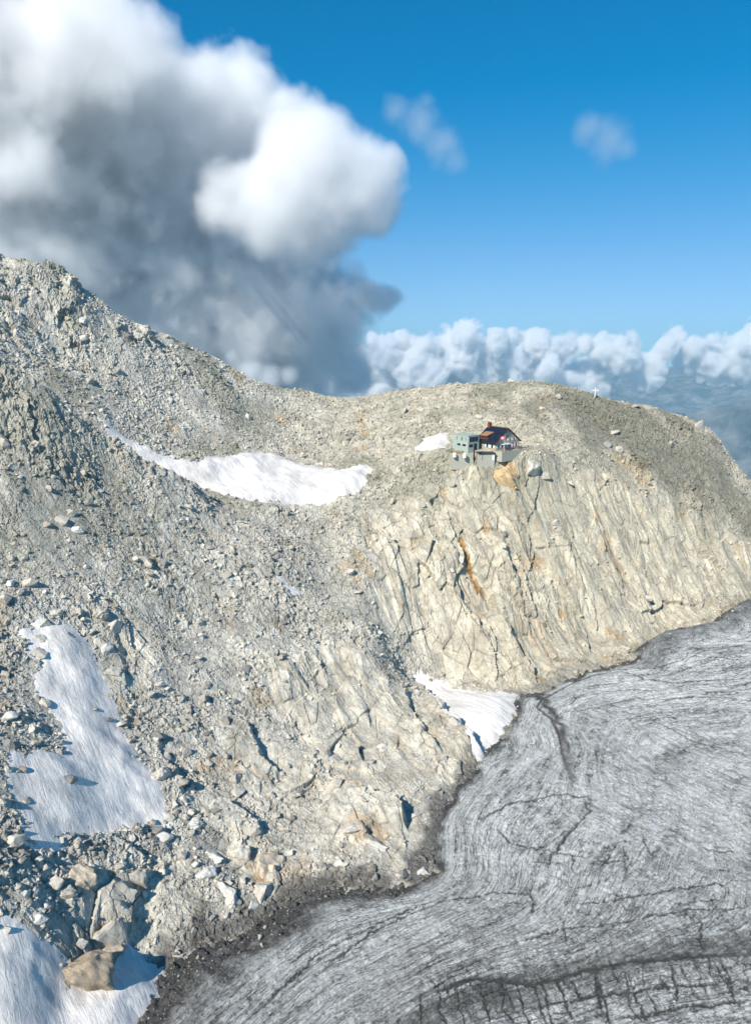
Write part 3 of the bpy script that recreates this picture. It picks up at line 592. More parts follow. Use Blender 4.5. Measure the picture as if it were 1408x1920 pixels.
HAND = [  # px, py, width px, height ratio, stone, yaw, label
 (172,1806,92,1.0,'b',20,'huge brown ochre boulder melting out of the corner snowfield'), (152,1762,24,1.0,'w',0,'pale grey boulder sitting on top of the huge ochre boulder'),
 (72,1188,26,1.2,'g',30,'round boulder at the top left tip of the tall snow patch'), (89,1160,30,.9,'g',60,'flat topped boulder just above the tip of the tall snow patch'),
 (128,1186,20,.8,'d',0,'dark slab lying on the snow near the top of the tall snow patch'), (72,1218,30,.9,'g',10,'split boulder half buried in the left edge of the tall snow patch'),
 (170,1325,22,.7,'o',45,'leaning brown rock standing in the middle of the tall snow patch'), (200,1345,26,.5,'d',0,'low flat rock melting out of the middle of the tall snow patch'), (183,1363,11,.9,'g',0,'small rock on the snow below the leaning brown rock'),
 (202,1208,30,.8,'w',80,'bright white block with a dark right side beside the tall snow patch'), (212,1252,38,.55,'g',15,'long rounded boulder with a dark end right of the tall snow patch'),
 (214,1165,34,1.0,'t',50,'tan boulder with a crack behind it above the white block'), (188,1140,36,.9,'t',100,'rounded pale boulder above the tip of the tall snow patch'), (160,1112,28,.8,'t',0,'domed boulder casting a dark shadow in the scree above the snow'),
 (160,1098,18,1.0,'w',30,'white block leaning on the domed boulder'), (303,1440,38,1.0,'g',70,'cubic boulder with one black shaded side right of the tall snow patch'), (335,1458,34,.6,'g',20,'flat boulder beside the cubic boulder'),
 (17,1385,26,1.3,'d',0,'tall dark boulder near the left border of the tall snow patch'), (127,1452,30,1.1,'d',40,'dark pointed boulder sticking out of the lower snow edge'), (40,1440,22,.7,'o',0,'yellowish boulder on the snow near the left edge'), (48,1496,22,.8,'g',0,'grey boulder at the bottom left of the tall snow patch'),
 (314,1530,26,.7,'g',10,'boulder at the lower right corner of the tall snow patch'), (366,1535,36,.8,'w',60,'pale boulder with a flat top right of the tall snow patch'), (388,1514,28,.5,'g',-15,'flat slab lying above the pale flat topped boulder'),
 (396,1598,42,.5,'w',0,'wide flat pale boulder above the group of big rocks'), (388,1628,40,.8,'w',40,'pale rounded boulder below the wide flat one'), (425,1658,52,.9,'w',120,'big white boulder with a dark right edge near the ice'),
 (476,1550,26,.9,'t',0,'small round tan boulder on top of the striped outcrop'), (500,1600,60,1.1,'o',30,'big striped ochre outcrop above the ice margin'), (498,1655,60,.8,'t',80,'tan outcrop with a rust stain just above the ice margin'),
 (452,1585,40,1.2,'t',10,'tan slab leaning left of the striped outcrop'), (330,1782,16,1.9,'w',0,'narrow upright white rock at the dark ice margin'), (628,1727,16,.8,'w',0,'single pale rock stranded on the glacier ice'),
 (796,1626,30,.8,'w',30,'pale boulder on the dark silt where the ice turns the corner'), (638,1612,22,1.0,'w',0,'pale block at the lower end of the rubble above the silt'), (476,1692,24,.9,'w',50,'pale block at the silt below the tan outcrop'),
 (31,1656,20,.9,'w',0,'leftmost of the small pale boulders above the corner snowfield'), (47,1668,20,1.0,'w',30,'second pale boulder in the cluster above the corner snowfield'), (52,1690,18,.9,'w',60,'lowest pale boulder in the cluster above the corner snowfield'),
 (68,1665,20,1.3,'w',90,'tall pale boulder right of the small cluster'), (86,1690,22,1.0,'w',10,'pale block with a black shadow right of the cluster'), (100,1645,34,.9,'t',0,'cream coloured boulder left of the striped slab'), (127,1662,42,.6,'t',20,'low cream boulder below the striped slab'),
 (152,1625,50,1.3,'o',0,'steep striped slab below the tall snow patch'), (222,1650,58,1.1,'g',20,'grey ribbed outcrop right of the striped slab'), (262,1630,36,1.6,'g',0,'upright grey outcrop with a long black shadow'),
 (205,1722,66,1.5,'t',10,'big pale pointed slab above the huge ochre boulder'), (72,1712,34,.8,'w',0,'pale boulder at the upper edge of the corner snowfield'), (208,1772,40,.5,'o',0,'rust stained foot of the pointed slab'),
 (465,1072,14,1.0,'w',0,'lone white block high in the fine grey scree'), (7,820,26,1.3,'t',0,'tan boulder high on the left border of the near slope'), (65,828,16,1.0,'t',0,'tan boulder right of the left border on the near slope'),
 (945,880,44,1.1,'r',0,'orange rock outcrop just below the mountain hut'), (996,864,36,.9,'t',30,'pale rock outcrop right below the hut terrace'), (1022,885,22,.8,'t',0,'smaller pale outcrop at the right end of the hut terrace'),
 (115,970,26,.9,'t',0,'tan outcrop on the near slope left below the snowfield'), (85,975,20,1.0,'o',40,'brownish outcrop beside the tan one on the near slope'), (145,988,24,.8,'w',0,'pale outcrop right of the tan one on the near slope'),
 (1015,762,14,.8,'o',0,'reddish brown boulder above the hut near the summit'), (700,1575,46,.5,'t',0,'broad tan rib on the rock face above the ice corner'), (660,1545,40,.6,'t',30,'tan rib with a rust ring left of the broad rib'),
 (318,745,12,1.2,'t',0,'upright tan boulder in the middle of the upper scree'), (935,1090,1,1,'g',0,None),
]
taken = []
for k, (px, py, wpx, hr, st, yaw, lab) in enumerate(HAND):
    if not lab: continue
    x, y = hit2(px, py + wpx * hr * 0.35); dep = y * CP + (CAMZ - float(H1(np.array([x]), np.array([y]))[0])) * SP
    wd = wpx * dep / F / 2 / 0.78; z = float(H1(np.array([x]), np.array([y]))[0])
    me = tinted(BIGP[(k + 1) % 5] if wpx > 34 else PROTO[k % 10], st)
    hz_ = wd * hr * (1.0 if wpx > 34 else 1.25); z += hz_ * .3 if k == 0 else 0
    put(me, x, y, z - hz_ * 0.12, wd, wd * 0.95, hz_, (0.15 * math.sin(k * 7), 0.15 * math.cos(k * 5), R(yaw)), lab, name='rock_outcrop' if 'outcrop' in lab or 'slab' in lab or 'rib' in lab else 'boulder', cat='outcrop' if 'outcrop' in lab or 'rib ' in lab else 'boulder')
    taken.append((x, y, wd))
taken = np.array(taken)
# pinnacle on the right skyline
px_, py_, Y_ = 1312, 812, 421
fx, fy, fz = P(px_, py_, Y_)
fin = chisel(901, n=9, sub=4, squash=(1, .5, 1.2), rough=.12); put(fin, fx, fy, fz - 2.0, 8, 7, 10, (0.1, 0.2, 0.3), 'pointed rock pinnacle on the right hand skyline of the hill', name='rock_pinnacle', cat='rock')

# ---- the 230 largest loose boulders, each an object; the rest of the scree is one mass
vis = (np.hypot(TX, TY) < 515) & keep_m.reshape(TX.shape)
ZONES = [('pale boulder in the coarse rubble at the foot of the near slope', 'boulders in the rubble at the foot of the near slope'),
         ('angular grey boulder in the scree halfway up the near slope', 'boulders halfway up the near slope'),
         ('small looking grey boulder in the fine scree between the snowfields', 'boulders in the fine scree between the snowfields'),
         ('weathered block among the rubble of the upper left ridge', 'blocks on the upper left ridge'),
         ('tan block in the rubble on the hill around the hut', 'blocks on the hill around the hut')]
def zone(x, y, z):
    if y > 320 and x > 20: return 4
    if y > 285: return 3
    if y < 165: return 0
    return 1 if x < -25 else 2
n_try = 60000
ii = rng.randint(0, TX.shape[0] - 1, n_try); jj = rng.randint(0, TX.shape[1] - 1, n_try)
cx, cy, cz = TX[ii, jj], TY[ii, jj], TZ[ii, jj]
area = np.hypot(cx, cy) ** 2                    # plan area of a grid cell grows with distance
SL = slab.reshape(TX.shape)[ii, jj]; SN = sn.reshape(TX.shape)[ii, jj]
clump = sstep(fbm(cx, cy, 18, 3, 501), -0.3, 0.5)
wgt = area / area.max() * vis[ii, jj] * (0.10 + clump) * (1 - 0.85 * SL) * (SN < 0.1) * (cz > 0.6) * (np.abs(np.degrees(np.arctan2(cx, cy))) < 30)
hutd = np.hypot((cx - PADX) / 1.8, cy - PADY); wgt = wgt * (hutd > 13)
acc = rng.rand(n_try) < wgt * (np.where(cy < 240, 5.0, 1.0)) * 0.9
cx, cy, cz = cx[acc], cy[acc], cz[acc]
sz = 0.55 * rng.pareto(2.6, len(cx)) + 0.6; sz = np.minimum(sz, 2.6) * np.where(cy > 300, 1.15, 1.0)
show = sz / np.hypot(cx, cy); order = np.argsort(-show)[:225]
for q in order:
    x, y, z, s_ = cx[q], cy[q], cz[q], sz[q]
    if (np.hypot(taken[:, 0] - x, taken[:, 1] - y) < taken[:, 2] + s_ * 0.6).any(): continue
    zo = zone(x, y, z); st = 'gggwtd'[rng.randint(6)] if zo < 4 else 'tttgo'[rng.randint(5)]
    put(tinted(PROTO[rng.randint(10)], st), x, y, z + s_ * 0.12, s_ * rng.uniform(.8, 1.2), s_ * rng.uniform(.7, 1.1), s_ * rng.uniform(.7, 1.2), (rng.uniform(-.4, .4), rng.uniform(-.4, .4), rng.uniform(0, 6.28)), *ZONES[zo])
print('boulders', round(time.time() - T0, 1))
# ---- scree
def hull(seed, n=11):
    r = np.random.RandomState(seed); bm = bmesh.new(); p = r.normal(size=(n, 3)); p /= np.linalg.norm(p, axis=1)[:, None]; p *= (1, .8, .6)
    for q in p: bm.verts.new(q)
    res = bmesh.ops.convex_hull(bm, input=bm.verts)
    bmesh.ops.delete(bm, geom=[v for v in bm.verts if not v.link_faces], context='VERTS'); bmesh.ops.triangulate(bm, faces=bm.faces)
    bm.verts.ensure_lookup_table(); bm.verts.index_update()
    v = np.array([q.co[:] for q in bm.verts]); f = np.array([[l.index for l in g.verts] for g in bm.faces]); bm.free(); return v, f
HULLS = [hull(i) for i in range(14)]
n_try = 520000
ii = rng.randint(0, TX.shape[0] - 1, n_try); jj = rng.randint(0, TX.shape[1] - 1, n_try)
cx, cy, cz = TX[ii, jj], TY[ii, jj], TZ[ii, jj]; SL = slab.reshape(TX.shape)[ii, jj]; SN = sn.reshape(TX.shape)[ii, jj]
cl_ = sstep(fbm(cx, cy, 14, 4, 511), -0.4, 0.5); CC = col.reshape(*TX.shape, 3)[ii, jj]
acc = rng.rand(n_try) < 0.50 * vis[ii, jj] * (0.25 + 0.75 * cl_) * (1 - 0.8 * SL) * np.where(SN > 0.05, 0.012 + 0.5 * (SN < 0.6), 1.0) * (cz > -0.5) * (np.hypot((cx - PADX) / 1.8, cy - PADY) > 12) * (np.abs(np.degrees(np.arctan2(cx, cy))) < 33)
cx, cy, cz, CC = cx[acc], cy[acc], cz[acc], CC[acc]
# more along the ice margin and a few out on the ice
dist = np.hypot(cx, cy); lim = 0.0011 * dist
s_ = np.maximum(lim, 0.12) * (0.75 + 0.85 * rng.pareto(2.4, len(cx))); s_ = s_ * np.where((cy < 172) & (cl_[acc] > .4), 1.7, 1.0); s_ = np.minimum(s_, 1.25)
pg = rng.rand(len(GLX)) < np.clip(GLM, 0, 1) * 0.10 + 0.0002 * (GLX < 60); lg = np.hypot(GLX[pg], GLY[pg])
cx = np.concatenate([cx, GLX[pg]]); cy = np.concatenate([cy, GLY[pg]]); cz = np.concatenate([cz, GLZ[pg]]); CC = np.concatenate([CC, np.tile(np.array([[.36, .34, .30]]), (pg.sum(), 1)) * rng.uniform(.35, 1.3, pg.sum())[:, None]])
s_ = np.concatenate([s_, np.minimum(np.maximum(.0009 * lg, .1) * (0.7 + 0.7 * rng.pareto(2.3, pg.sum())), .9)])
V = []; Fc = []; CLR = []; base_i = 0
kind = rng.randint(0, len(HULLS), len(cx))
for k in range(len(HULLS)):
    m = kind == k; n = m.sum(); v, f = HULLS[k]
    a = rng.uniform(0, 6.28, n); tl_ = rng.uniform(-.6, .6, n)
    ca, sa, ct, st_ = np.cos(a), np.sin(a), np.cos(tl_), np.sin(tl_)
    vx = v[None, :, 0] * ct[:, None] - v[None, :, 2] * st_[:, None]; vz = v[None, :, 0] * st_[:, None] + v[None, :, 2] * ct[:, None]; vy = np.broadcast_to(v[None, :, 1], vx.shape)
    wx_ = (vx * ca[:, None] - vy * sa[:, None]) * s_[m][:, None] + cx[m][:, None]; wy_ = (vx * sa[:, None] + vy * ca[:, None]) * s_[m][:, None] + cy[m][:, None]
    wz_ = vz * s_[m][:, None] * 1.1 + cz[m][:, None] + s_[m][:, None] * 0.1
    V.append(np.stack([wx_, wy_, wz_], 2).reshape(-1, 3)); Fc.append((f[None] + (np.arange(n) * len(v))[:, None, None] + base_i).reshape(-1, 3)); base_i += n * len(v)
    t_ = CC[m] * rng.uniform(.9, 1.35, n)[:, None]; CLR.append(np.repeat(np.clip(t_, .05, .75), len(v), axis=0))
V = np.concatenate(V); Fc = np.concatenate(Fc); CLR = np.concatenate(CLR)
me = bpy.data.meshes.new('scree'); me.vertices.add(len(V)); me.vertices.foreach_set('co', V.astype(np.float32).ravel()); me.loops.add(Fc.size); me.loops.foreach_set('vertex_index', Fc.ravel().astype(np.int32))
me.polygons.add(len(Fc)); me.polygons.foreach_set('loop_start', np.arange(0, Fc.size, 3, dtype=np.int32)); me.update(calc_edges=True); set_col(me, CLR)
me.polygons.foreach_set('use_smooth', np.zeros(len(Fc), bool)); me.materials.append(M_ROCK)
so = bpy.data.objects.new('scree', me); COL.objects.link(so); so['kind'] = 'stuff'; so['label'] = 'countless small angular stones strewn over the slopes'
print('scree', len(cx), len(Fc), round(time.time() - T0, 1))

# ---------------------------------------------------------------- the hut
def flat(name, c, rough=0.8, metal=0.0, nz_=0.12, sc_=3.0):
    s = N(name); v = s.n('TexCoord').outputs['Object']; a = s.noise(v, sc_, 5, 0.6)
    s.l(s.mix('MULTIPLY', 1.0, c, s.ramp(a, (.3, 1 - nz_ * 2), (.7, 1 + nz_))), s.b.inputs['Base Color']); s.b.inputs['Roughness'].default_value = rough; s.b.inputs['Metallic'].default_value = metal; return s.m
def stone_wall():
    s = N('rubble_stone_wall'); v = s.n('TexCoord').outputs['Object']; vo = s.n('TexVoronoi', i_Scale=2.2); s.l(v, vo.inputs['Vector'])
    sx = s.n('SeparateXYZ'); s.l(vo.outputs['Color'], sx.inputs[0]); e = s.n('TexVoronoi', feature='DISTANCE_TO_EDGE', i_Scale=2.2); s.l(v, e.inputs['Vector'])
    c = s.mix('MULTIPLY', 1.0, s.ramp(sx.outputs[0], (0, (.30, .25, .19)), (1, (.56, .48, .38))), s.ramp(e.outputs['Distance'], (0, .55), (.06, 1.0))); s.l(c, s.b.inputs['Base Color']); s.bump(e.outputs['Distance'], .5, .05); return s.m
M_WALL = stone_wall(); M_CLAD = flat('grey_green_cladding', (.36, .43, .38), .5); M_CONC = flat('pale_concrete', (.42, .41, .34)); M_RED = flat('red_painted_wood', (.20, .06, .035)); M_PANEL = flat('dark_roof_panels', (.012, .016, .035), .25, 0, .2)
M_GLASS = flat('dark_window_glass', (.015, .02, .025), .08); M_WOOD2 = flat('dark_brown_wood', (.11, .055, .035)); M_WHT = flat('white_paint', (.8, .8, .77), .6, 0, .03); M_WOOD = flat('orange_wood', (.30, .17, .09)); M_BLK = flat('black_metal', (.02, .02, .022), .4); M_FLAG = flat('flag_red', (.62, .02, .03), .7, 0, .03); M_STEEL = flat('pole_steel', (.6, .6, .6), .35, .6)
HROT = R(37)
def root(name, label, cat, loc, rz=0.0, group=None):
    o = bpy.data.objects.new(name, None); COL.objects.link(o); o.empty_display_size = .5; o.location = loc; o.rotation_euler = (0, 0, rz); o['label'] = label; o['category'] = cat
    if group: o['group'] = group
    return o
def mesh(name, parts, mat, parent=None, bev=0.0):
    """parts: boxes (x0,x1,y0,y1,z0,z1) or ('p', outline, axis range along y) prisms"""
    bm = bmesh.new()
    for p in parts:
        if p[0] == 'p':                      # prism of an xz outline between y0 and y1
            a = [bm.verts.new((x, p[2], z)) for x, z in p[1]]; b = [bm.verts.new((x, p[3], z)) for x, z in p[1]]
            bm.faces.new(a); bm.faces.new(b[::-1]); n = len(a)
            for i in range(n): bm.faces.new((a[i], b[i], b[(i + 1) % n], a[(i + 1) % n]))
        elif p[0] == 'c':                    # upright tapered cylinder x,y,z0,z1,r0,r1
            r = bmesh.ops.create_cone(bm, cap_ends=True, segments=12, radius1=p[5], radius2=p[6], depth=p[4] - p[3], matrix=Matrix.Translation((p[1], p[2], (p[3] + p[4]) / 2)))
        else:
            x0, x1, y0, y1, z0, z1 = p
            bmesh.ops.create_cube(bm, size=1, matrix=Matrix.Translation(((x0 + x1) / 2, (y0 + y1) / 2, (z0 + z1) / 2)) @ Matrix.Diagonal((x1 - x0, y1 - y0, z1 - z0, 1)))
    bmesh.ops.recalc_face_normals(bm, faces=bm.faces)
    me = bpy.data.meshes.new(name); bm.to_mesh(me); bm.free(); me.materials.append(mat); o = bpy.data.objects.new(name, me); COL.objects.link(o)
    if parent: o.parent = parent
    return o
gx, gy, gz_ = P(951, 842, 347)
hut = root('mountain_hut', 'stone mountain hut with a steep dark roof and rows of white shutters', 'mountain hut', (gx, gy, PADZ), HROT)
W_, L_, EH, RH = 7.6, 12.5, 3.9, 9.6
mesh('wall', [('p', [(-W_, -2.5), (W_, -2.5), (W_, EH), (0, RH), (-W_, EH)], 0, L_)], M_WALL, hut)
def roof_side(sg):
    t = 0.28; dx, dz = W_, RH - EH; k = 1.13
    return ('p', [(0, RH + .02), (sg * dx * k, RH - dz * k + .02), (sg * dx * k, RH - dz * k + t + .1), (0, RH + t + .1)], -0.7, L_ + .5)
rf = mesh('roof', [roof_side(-1), roof_side(1)], M_BLK, hut)
def slope_box(name, sg, a0, a1, y0, y1, up, th, mat, par):          # a sheet lying on one roof side; a = 0 at the ridge, 1 at the eave
    dz = RH - EH; n = math.hypot(dz, W_); nx_, nz__ = sg * dz / n, W_ / n; o0 = .4
    pts = []
    for a, h in ((a0, up), (a1, up), (a1, up + th), (a0, up + th)): pts.append((sg * W_ * a + nx_ * (h + .26), RH - dz * a + nz__ * (h + .26)))
    return mesh(name, [('p', pts, y0, y1)], mat, par)
for i in range(2): slope_box('solar_panel', -1, 0.06 + .5 * i, .5 + .52 * i, 0.1 if i == 0 else 0.0, L_ - .4 if i == 0 else 5.5, .06, .06, M_PANEL, rf)
slope_box('solar_panel', 1, .06, 1.0, .2, L_ - .4, .06, .06, M_PANEL, rf)
mesh('verge_board', [('p', [(0, RH + .05), (-W_ * 1.14, RH - (RH - EH) * 1.14 + .05), (-W_ * 1.14, RH - (RH - EH) * 1.14 + .38), (0, RH + .42)], -.8, -.704), ('p', [(0.0, RH + .05), (W_ * 1.14, RH - (RH - EH) * 1.14 + .05), (W_ * 1.14, RH - (RH - EH) * 1.14 + .38), (0.0, RH + .42)], -.8, -.704)], M_WOOD2, rf)
mesh('ridge_cap', [(-.35, .35, 0, L_, RH + .3, RH + .5)], M_RED, rf)
dm = mesh('dormer', [('p', [(-7.0, 4.6), (-3.0, 4.6), (-3.0, 7.6), (-7.0, 6.4)], 6.3, 10.8)], M_RED, rf); mesh('dormer_roof', [('p', [(-7.5, 6.2), (-2.6, 7.75), (-2.6, 7.95), (-7.5, 6.42)], 6.0, 11.1)], M_WOOD, dm)
for yy in (7.0, 8.4, 9.7): mesh('window', [(-7.06, -6.98, yy - .4, yy + .4, 5.0, 6.0)], M_GLASS, dm)
ch = mesh('chimney', [(-1.1, .3, 11.0, 12.3, RH - 1.4, RH + 1.7)], M_RED, rf); mesh('chimney_cap', [('p', [(-1.4, RH + 1.705), (.6, RH + 1.705), (-.4, RH + 2.5)], 10.8, 12.5)], M_RED, ch)
def window(par, x, z, w_, h_, y=-0.0, shut=True):
    f = mesh('window', [(x - w_ / 2 - .08, x + w_ / 2 + .08, y - .07, y - .02, z - h_ / 2 - .08, z + h_ / 2 + .08)], M_BLK, par); mesh('pane', [(x - w_ / 2, x + w_ / 2, y - .10, y - .072, z - h_ / 2, z + h_ / 2)], M_GLASS, f)
    if shut:
        for sg in (-1, 1): mesh('shutter', [(x + sg * (w_ * .95) - w_ * .42, x + sg * (w_ * .95) + w_ * .42, y - .12, y - .04, z - h_ / 2 - .05, z + h_ / 2 + .05)], M_WHT, f)
for x_ in (-4.3, -1.5, 1.3, 4.1): window(hut, x_, 4.75, .85, 1.1)
for x_ in (-1.0, 1.0): window(hut, x_, 7.5, .6, .8)
for x_ in (-6.0, -3.8, -1.4): window(hut, x_, 1.9, .95, 1.4)
window(hut, 5.6, 1.9, .95, 1.4)
dr = mesh('door', [(1.9, 3.5, -.10, -.02, 0.2, 2.7)], M_WHT, hut); mesh('door_frame', [(1.55, 1.88, -.16, -.02, .2, 3.05), (3.52, 3.85, -.16, -.02, .2, 3.05), (1.882, 3.518, -.16, -.02, 2.72, 3.05)], M_RED, dr)
mesh('canopy', [(-4.6, .9, -1.7, -.03, 2.72, 2.86)], M_WHT, hut)
for yy, in ((2.5,), (5.6,)):
    f = mesh('window', [(-W_ - .07, -W_ - .02, yy - .6, yy + .6, 1.1, 2.6)], M_BLK, hut); mesh('pane', [(-W_ - .10, -W_ - .072, yy - .45, yy + .45, 1.25, 2.45)], M_GLASS, f); mesh('shutter', [(-W_ - .12, -W_ - .04, yy + .65, yy + 1.4, 1.1, 2.6), (-W_ - .12, -W_ - .04, yy - 1.4, yy - .65, 1.1, 2.6)], M_WHT, f)
tr = mesh('terrace', [(-8.2, 12.5, -4.4, -.02, -4.6, -.05)], M_CONC, None); tr.location = hut.location; tr.rotation_euler = hut.rotation_euler; tr['label'] = 'pale stone terrace with a low wall along the front of the hut'; tr['category'] = 'terrace'
rl = mesh('railing', [(-8.2 + i * 1.15, -8.14 + i * 1.15, -4.36, -4.3, -.05, .95) for i in range(19)] + [(-8.2, 12.5, -4.37, -4.29, .95, 1.0)], M_BLK, tr)
fp_ = root('flagpole', 'white flagpole with a red flag bearing a white cross before the hut', 'flagpole', tuple(hut.matrix_basis @ Vector((0, 0, 0))), 0)
hm = Matrix.Translation(Vector((gx, gy, PADZ))) @ Matrix.Rotation(HROT, 4, 'Z')
fp_.location = hm @ Vector((-6.3, -4.0, -.05))
mesh('pole', [('c', 0, 0, 0, 7.6, .09, .05)], M_WHT, fp_)
# flag hanging in the wind
bm = bmesh.new(); nx__, nz___ = 14, 8; vv_ = [[bm.verts.new((-i / nx__ * 2.1, .22 * math.sin(i / nx__ * 7) * i / nx__, 7.3 - j / nz___ * 1.6 - i / nx__ * .3)) for j in range(nz___ + 1)] for i in range(nx__ + 1)]
for i in range(nx__):
    for j in range(nz___): bm.faces.new((vv_[i][j], vv_[i + 1][j], vv_[i + 1][j + 1], vv_[i][j + 1]))
me = bpy.data.meshes.new('flag'); bm.to_mesh(me); bm.free(); me.materials.append(M_FLAG); me.materials.append(M_WHT)
for pl in me.polygons:
    i = pl.index // nz___; j = pl.index % nz___
    if (5 <= i <= 8 and 1 <= j <= 6) or (3 <= i <= 10 and 3 <= j <= 4): pl.material_index = 1
fo = bpy.data.objects.new('flag', me); COL.objects.link(fo); fo.parent = fp_; sd_ = fo.modifiers.new('thick', 'SOLIDIFY'); sd_.thickness = 0.02
# annex
ax_, ay_, az_ = P(877, 846, 343)
an = root('hut_annex', 'grey green box shaped annex with large dark windows left of the hut', 'building', (ax_, ay_, PADZ - .2), HROT)
AW, AL, AH = 7.0, 10.5, 6.9
mesh('wall', [(0, AW, 0, AL, -3, AH)], M_CLAD, an); mesh('roof', [(-.15, AW + .15, -.15, AL + .15, AH + .002, AH + .25)], M_CLAD, an)
f = mesh('window', [(.5, AW - .5, -.06, -.01, 4.0, 6.6)], M_WHT, an)
for i in range(6): mesh('pane', [(.62 + i * .97, 1.45 + i * .97, -.10, -.062, 4.12, 6.48)], M_GLASS, f)
f = mesh('window', [(.7, 3.0, -.06, -.01, 1.7, 3.0)], M_BLK, an); mesh('pane', [(.8, 2.9, -.1, -.062, 1.8, 2.9)], M_GLASS, f)
mesh('door', [(3.7, 5.6, -.08, -.01, .2, 3.2)], M_BLK, an)
for y0 in (1.2, 4.8): f = mesh('window', [(-.06, -.01, y0, y0 + 2.6, 1.9, 3.2)], M_WHT, an); mesh('pane', [(-.1, -.062, y0 + .12, y0 + 2.48, 2.0, 3.1)], M_GLASS, f)
for y0 in (1.5, 3.6, 4.3, 7.4): mesh('window', [(-.06, -.01, y0, y0 + .3, 4.6, 6.2)], M_GLASS, an)
# stair link between the two
lk = mesh('link_building', [(7.02, 11.2, 3.5, 9.0, -2.5, 3.6)], M_CONC, None); lk.location = an.location; lk.rotation_euler = an.rotation_euler; lk['label'] = 'low pale link building joining the annex to the stone hut'; lk['category'] = 'building'
# lower terrace
cx_, cy_, cz__ = P(872, 862, 338)
rw = mesh('retaining_wall', [(-6.5, 3.5, 0, 6, -3.5, 3.4)], M_CONC, None); rw.location = (cx_ + .5, cy_ + .8, PADZ - 4.6); rw.rotation_euler = (0, 0, R(8)); rw['label'] = 'pale concrete retaining wall under the grey annex'; rw['category'] = 'wall'
fl_ = root('flue_pipe', 'black upright flue pipe before the retaining wall', 'flue', P(888, 862, 337.5)); mesh('pipe', [('c', 0, 0, 0, 4.3, .33, .33)], M_BLK, fl_); mesh('cap', [('c', 0, 0, 4.305, 4.6, .45, .1)], M_BLK, fl_)
sx_, sy_, sz__ = P(912, 862, 339)
sh = root('service_building', 'low pale concrete service building with a dark flat roof below the hut', 'building', (sx_, sy_, PADZ - 4.2), R(8))
mesh('wall', [(-4.4, 3.8, 0, 5, -4, 3.4)], M_CONC, sh); mesh('roof', [(-4.0, 4.1, -.5, 5.2, 3.402, 3.75)], M_BLK, sh); mesh('door', [(2.6, 3.7, -.08, -.01, .3, 2.7)], M_WHT, sh); mesh('door', [(-2.1, -1.9, -.06, -.01, .3, 3.0)], M_BLK, sh)
wp = mesh('wood_pile', [(-2.0, 2.0, -.5, .5, 0, .9)] + [('c', -1.8 + i * .4, -.1, .9, 1.15, .18, .18) for i in range(10)], M_WOOD, None); wp.location = P(857, 843, 341); wp.rotation_euler = (0, 0, R(-10)); wp['label'] = 'orange timber stack at the foot of the annex'; wp['category'] = 'wood pile'
wp.location.z = PADZ - 1.2
for i, (a, b, lab) in enumerate(((852, 852, 'white water tank at the left end of the retaining wall'), (871, 853, 'second white tank nearer to the black flue pipe'))):
    tk = mesh('tank', [('c', 0, 0, 0, 1.7, .85, .85), ('c', 0, 0, 1.702, 2.0, .85, .4)], M_WHT, None); tk.location = P(a, b + 5, 337); tk['label'] = lab; tk['category'] = 'tank'; tk['group'] = 'tanks before the retaining wall'
# terrace furniture
def table(x, y, lab):
    t = root('terrace_table', lab, 'table', hm @ Vector((x, y, -.05)), HROT, 'tables on the terrace'); mesh('tabletop', [(-1.0, 1.0, -.4, .4, .72, .77)], M_WOOD, t)
    for a in (-.85, .85):
        for b in (-.3, .3): mesh('leg', [(a - .04, a + .04, b - .04, b + .04, 0, .718)], M_BLK, t)
    for b in (-.75, .75): mesh('bench', [(-1, 1, b - .15, b + .15, .42, .47), (-.9, -.82, b - .1, b + .1, 0, .418), (.82, .9, b - .1, b + .1, 0, .418)], M_WOOD, t)
table(-5.2, -2.6, 'terrace table nearest to the flagpole'); table(-1.8, -2.8, 'terrace table under the white canopy'); table(5.6, -2.6, 'terrace table right of the hut door'); table(9.2, -2.2, 'terrace table at the far right end of the terrace')
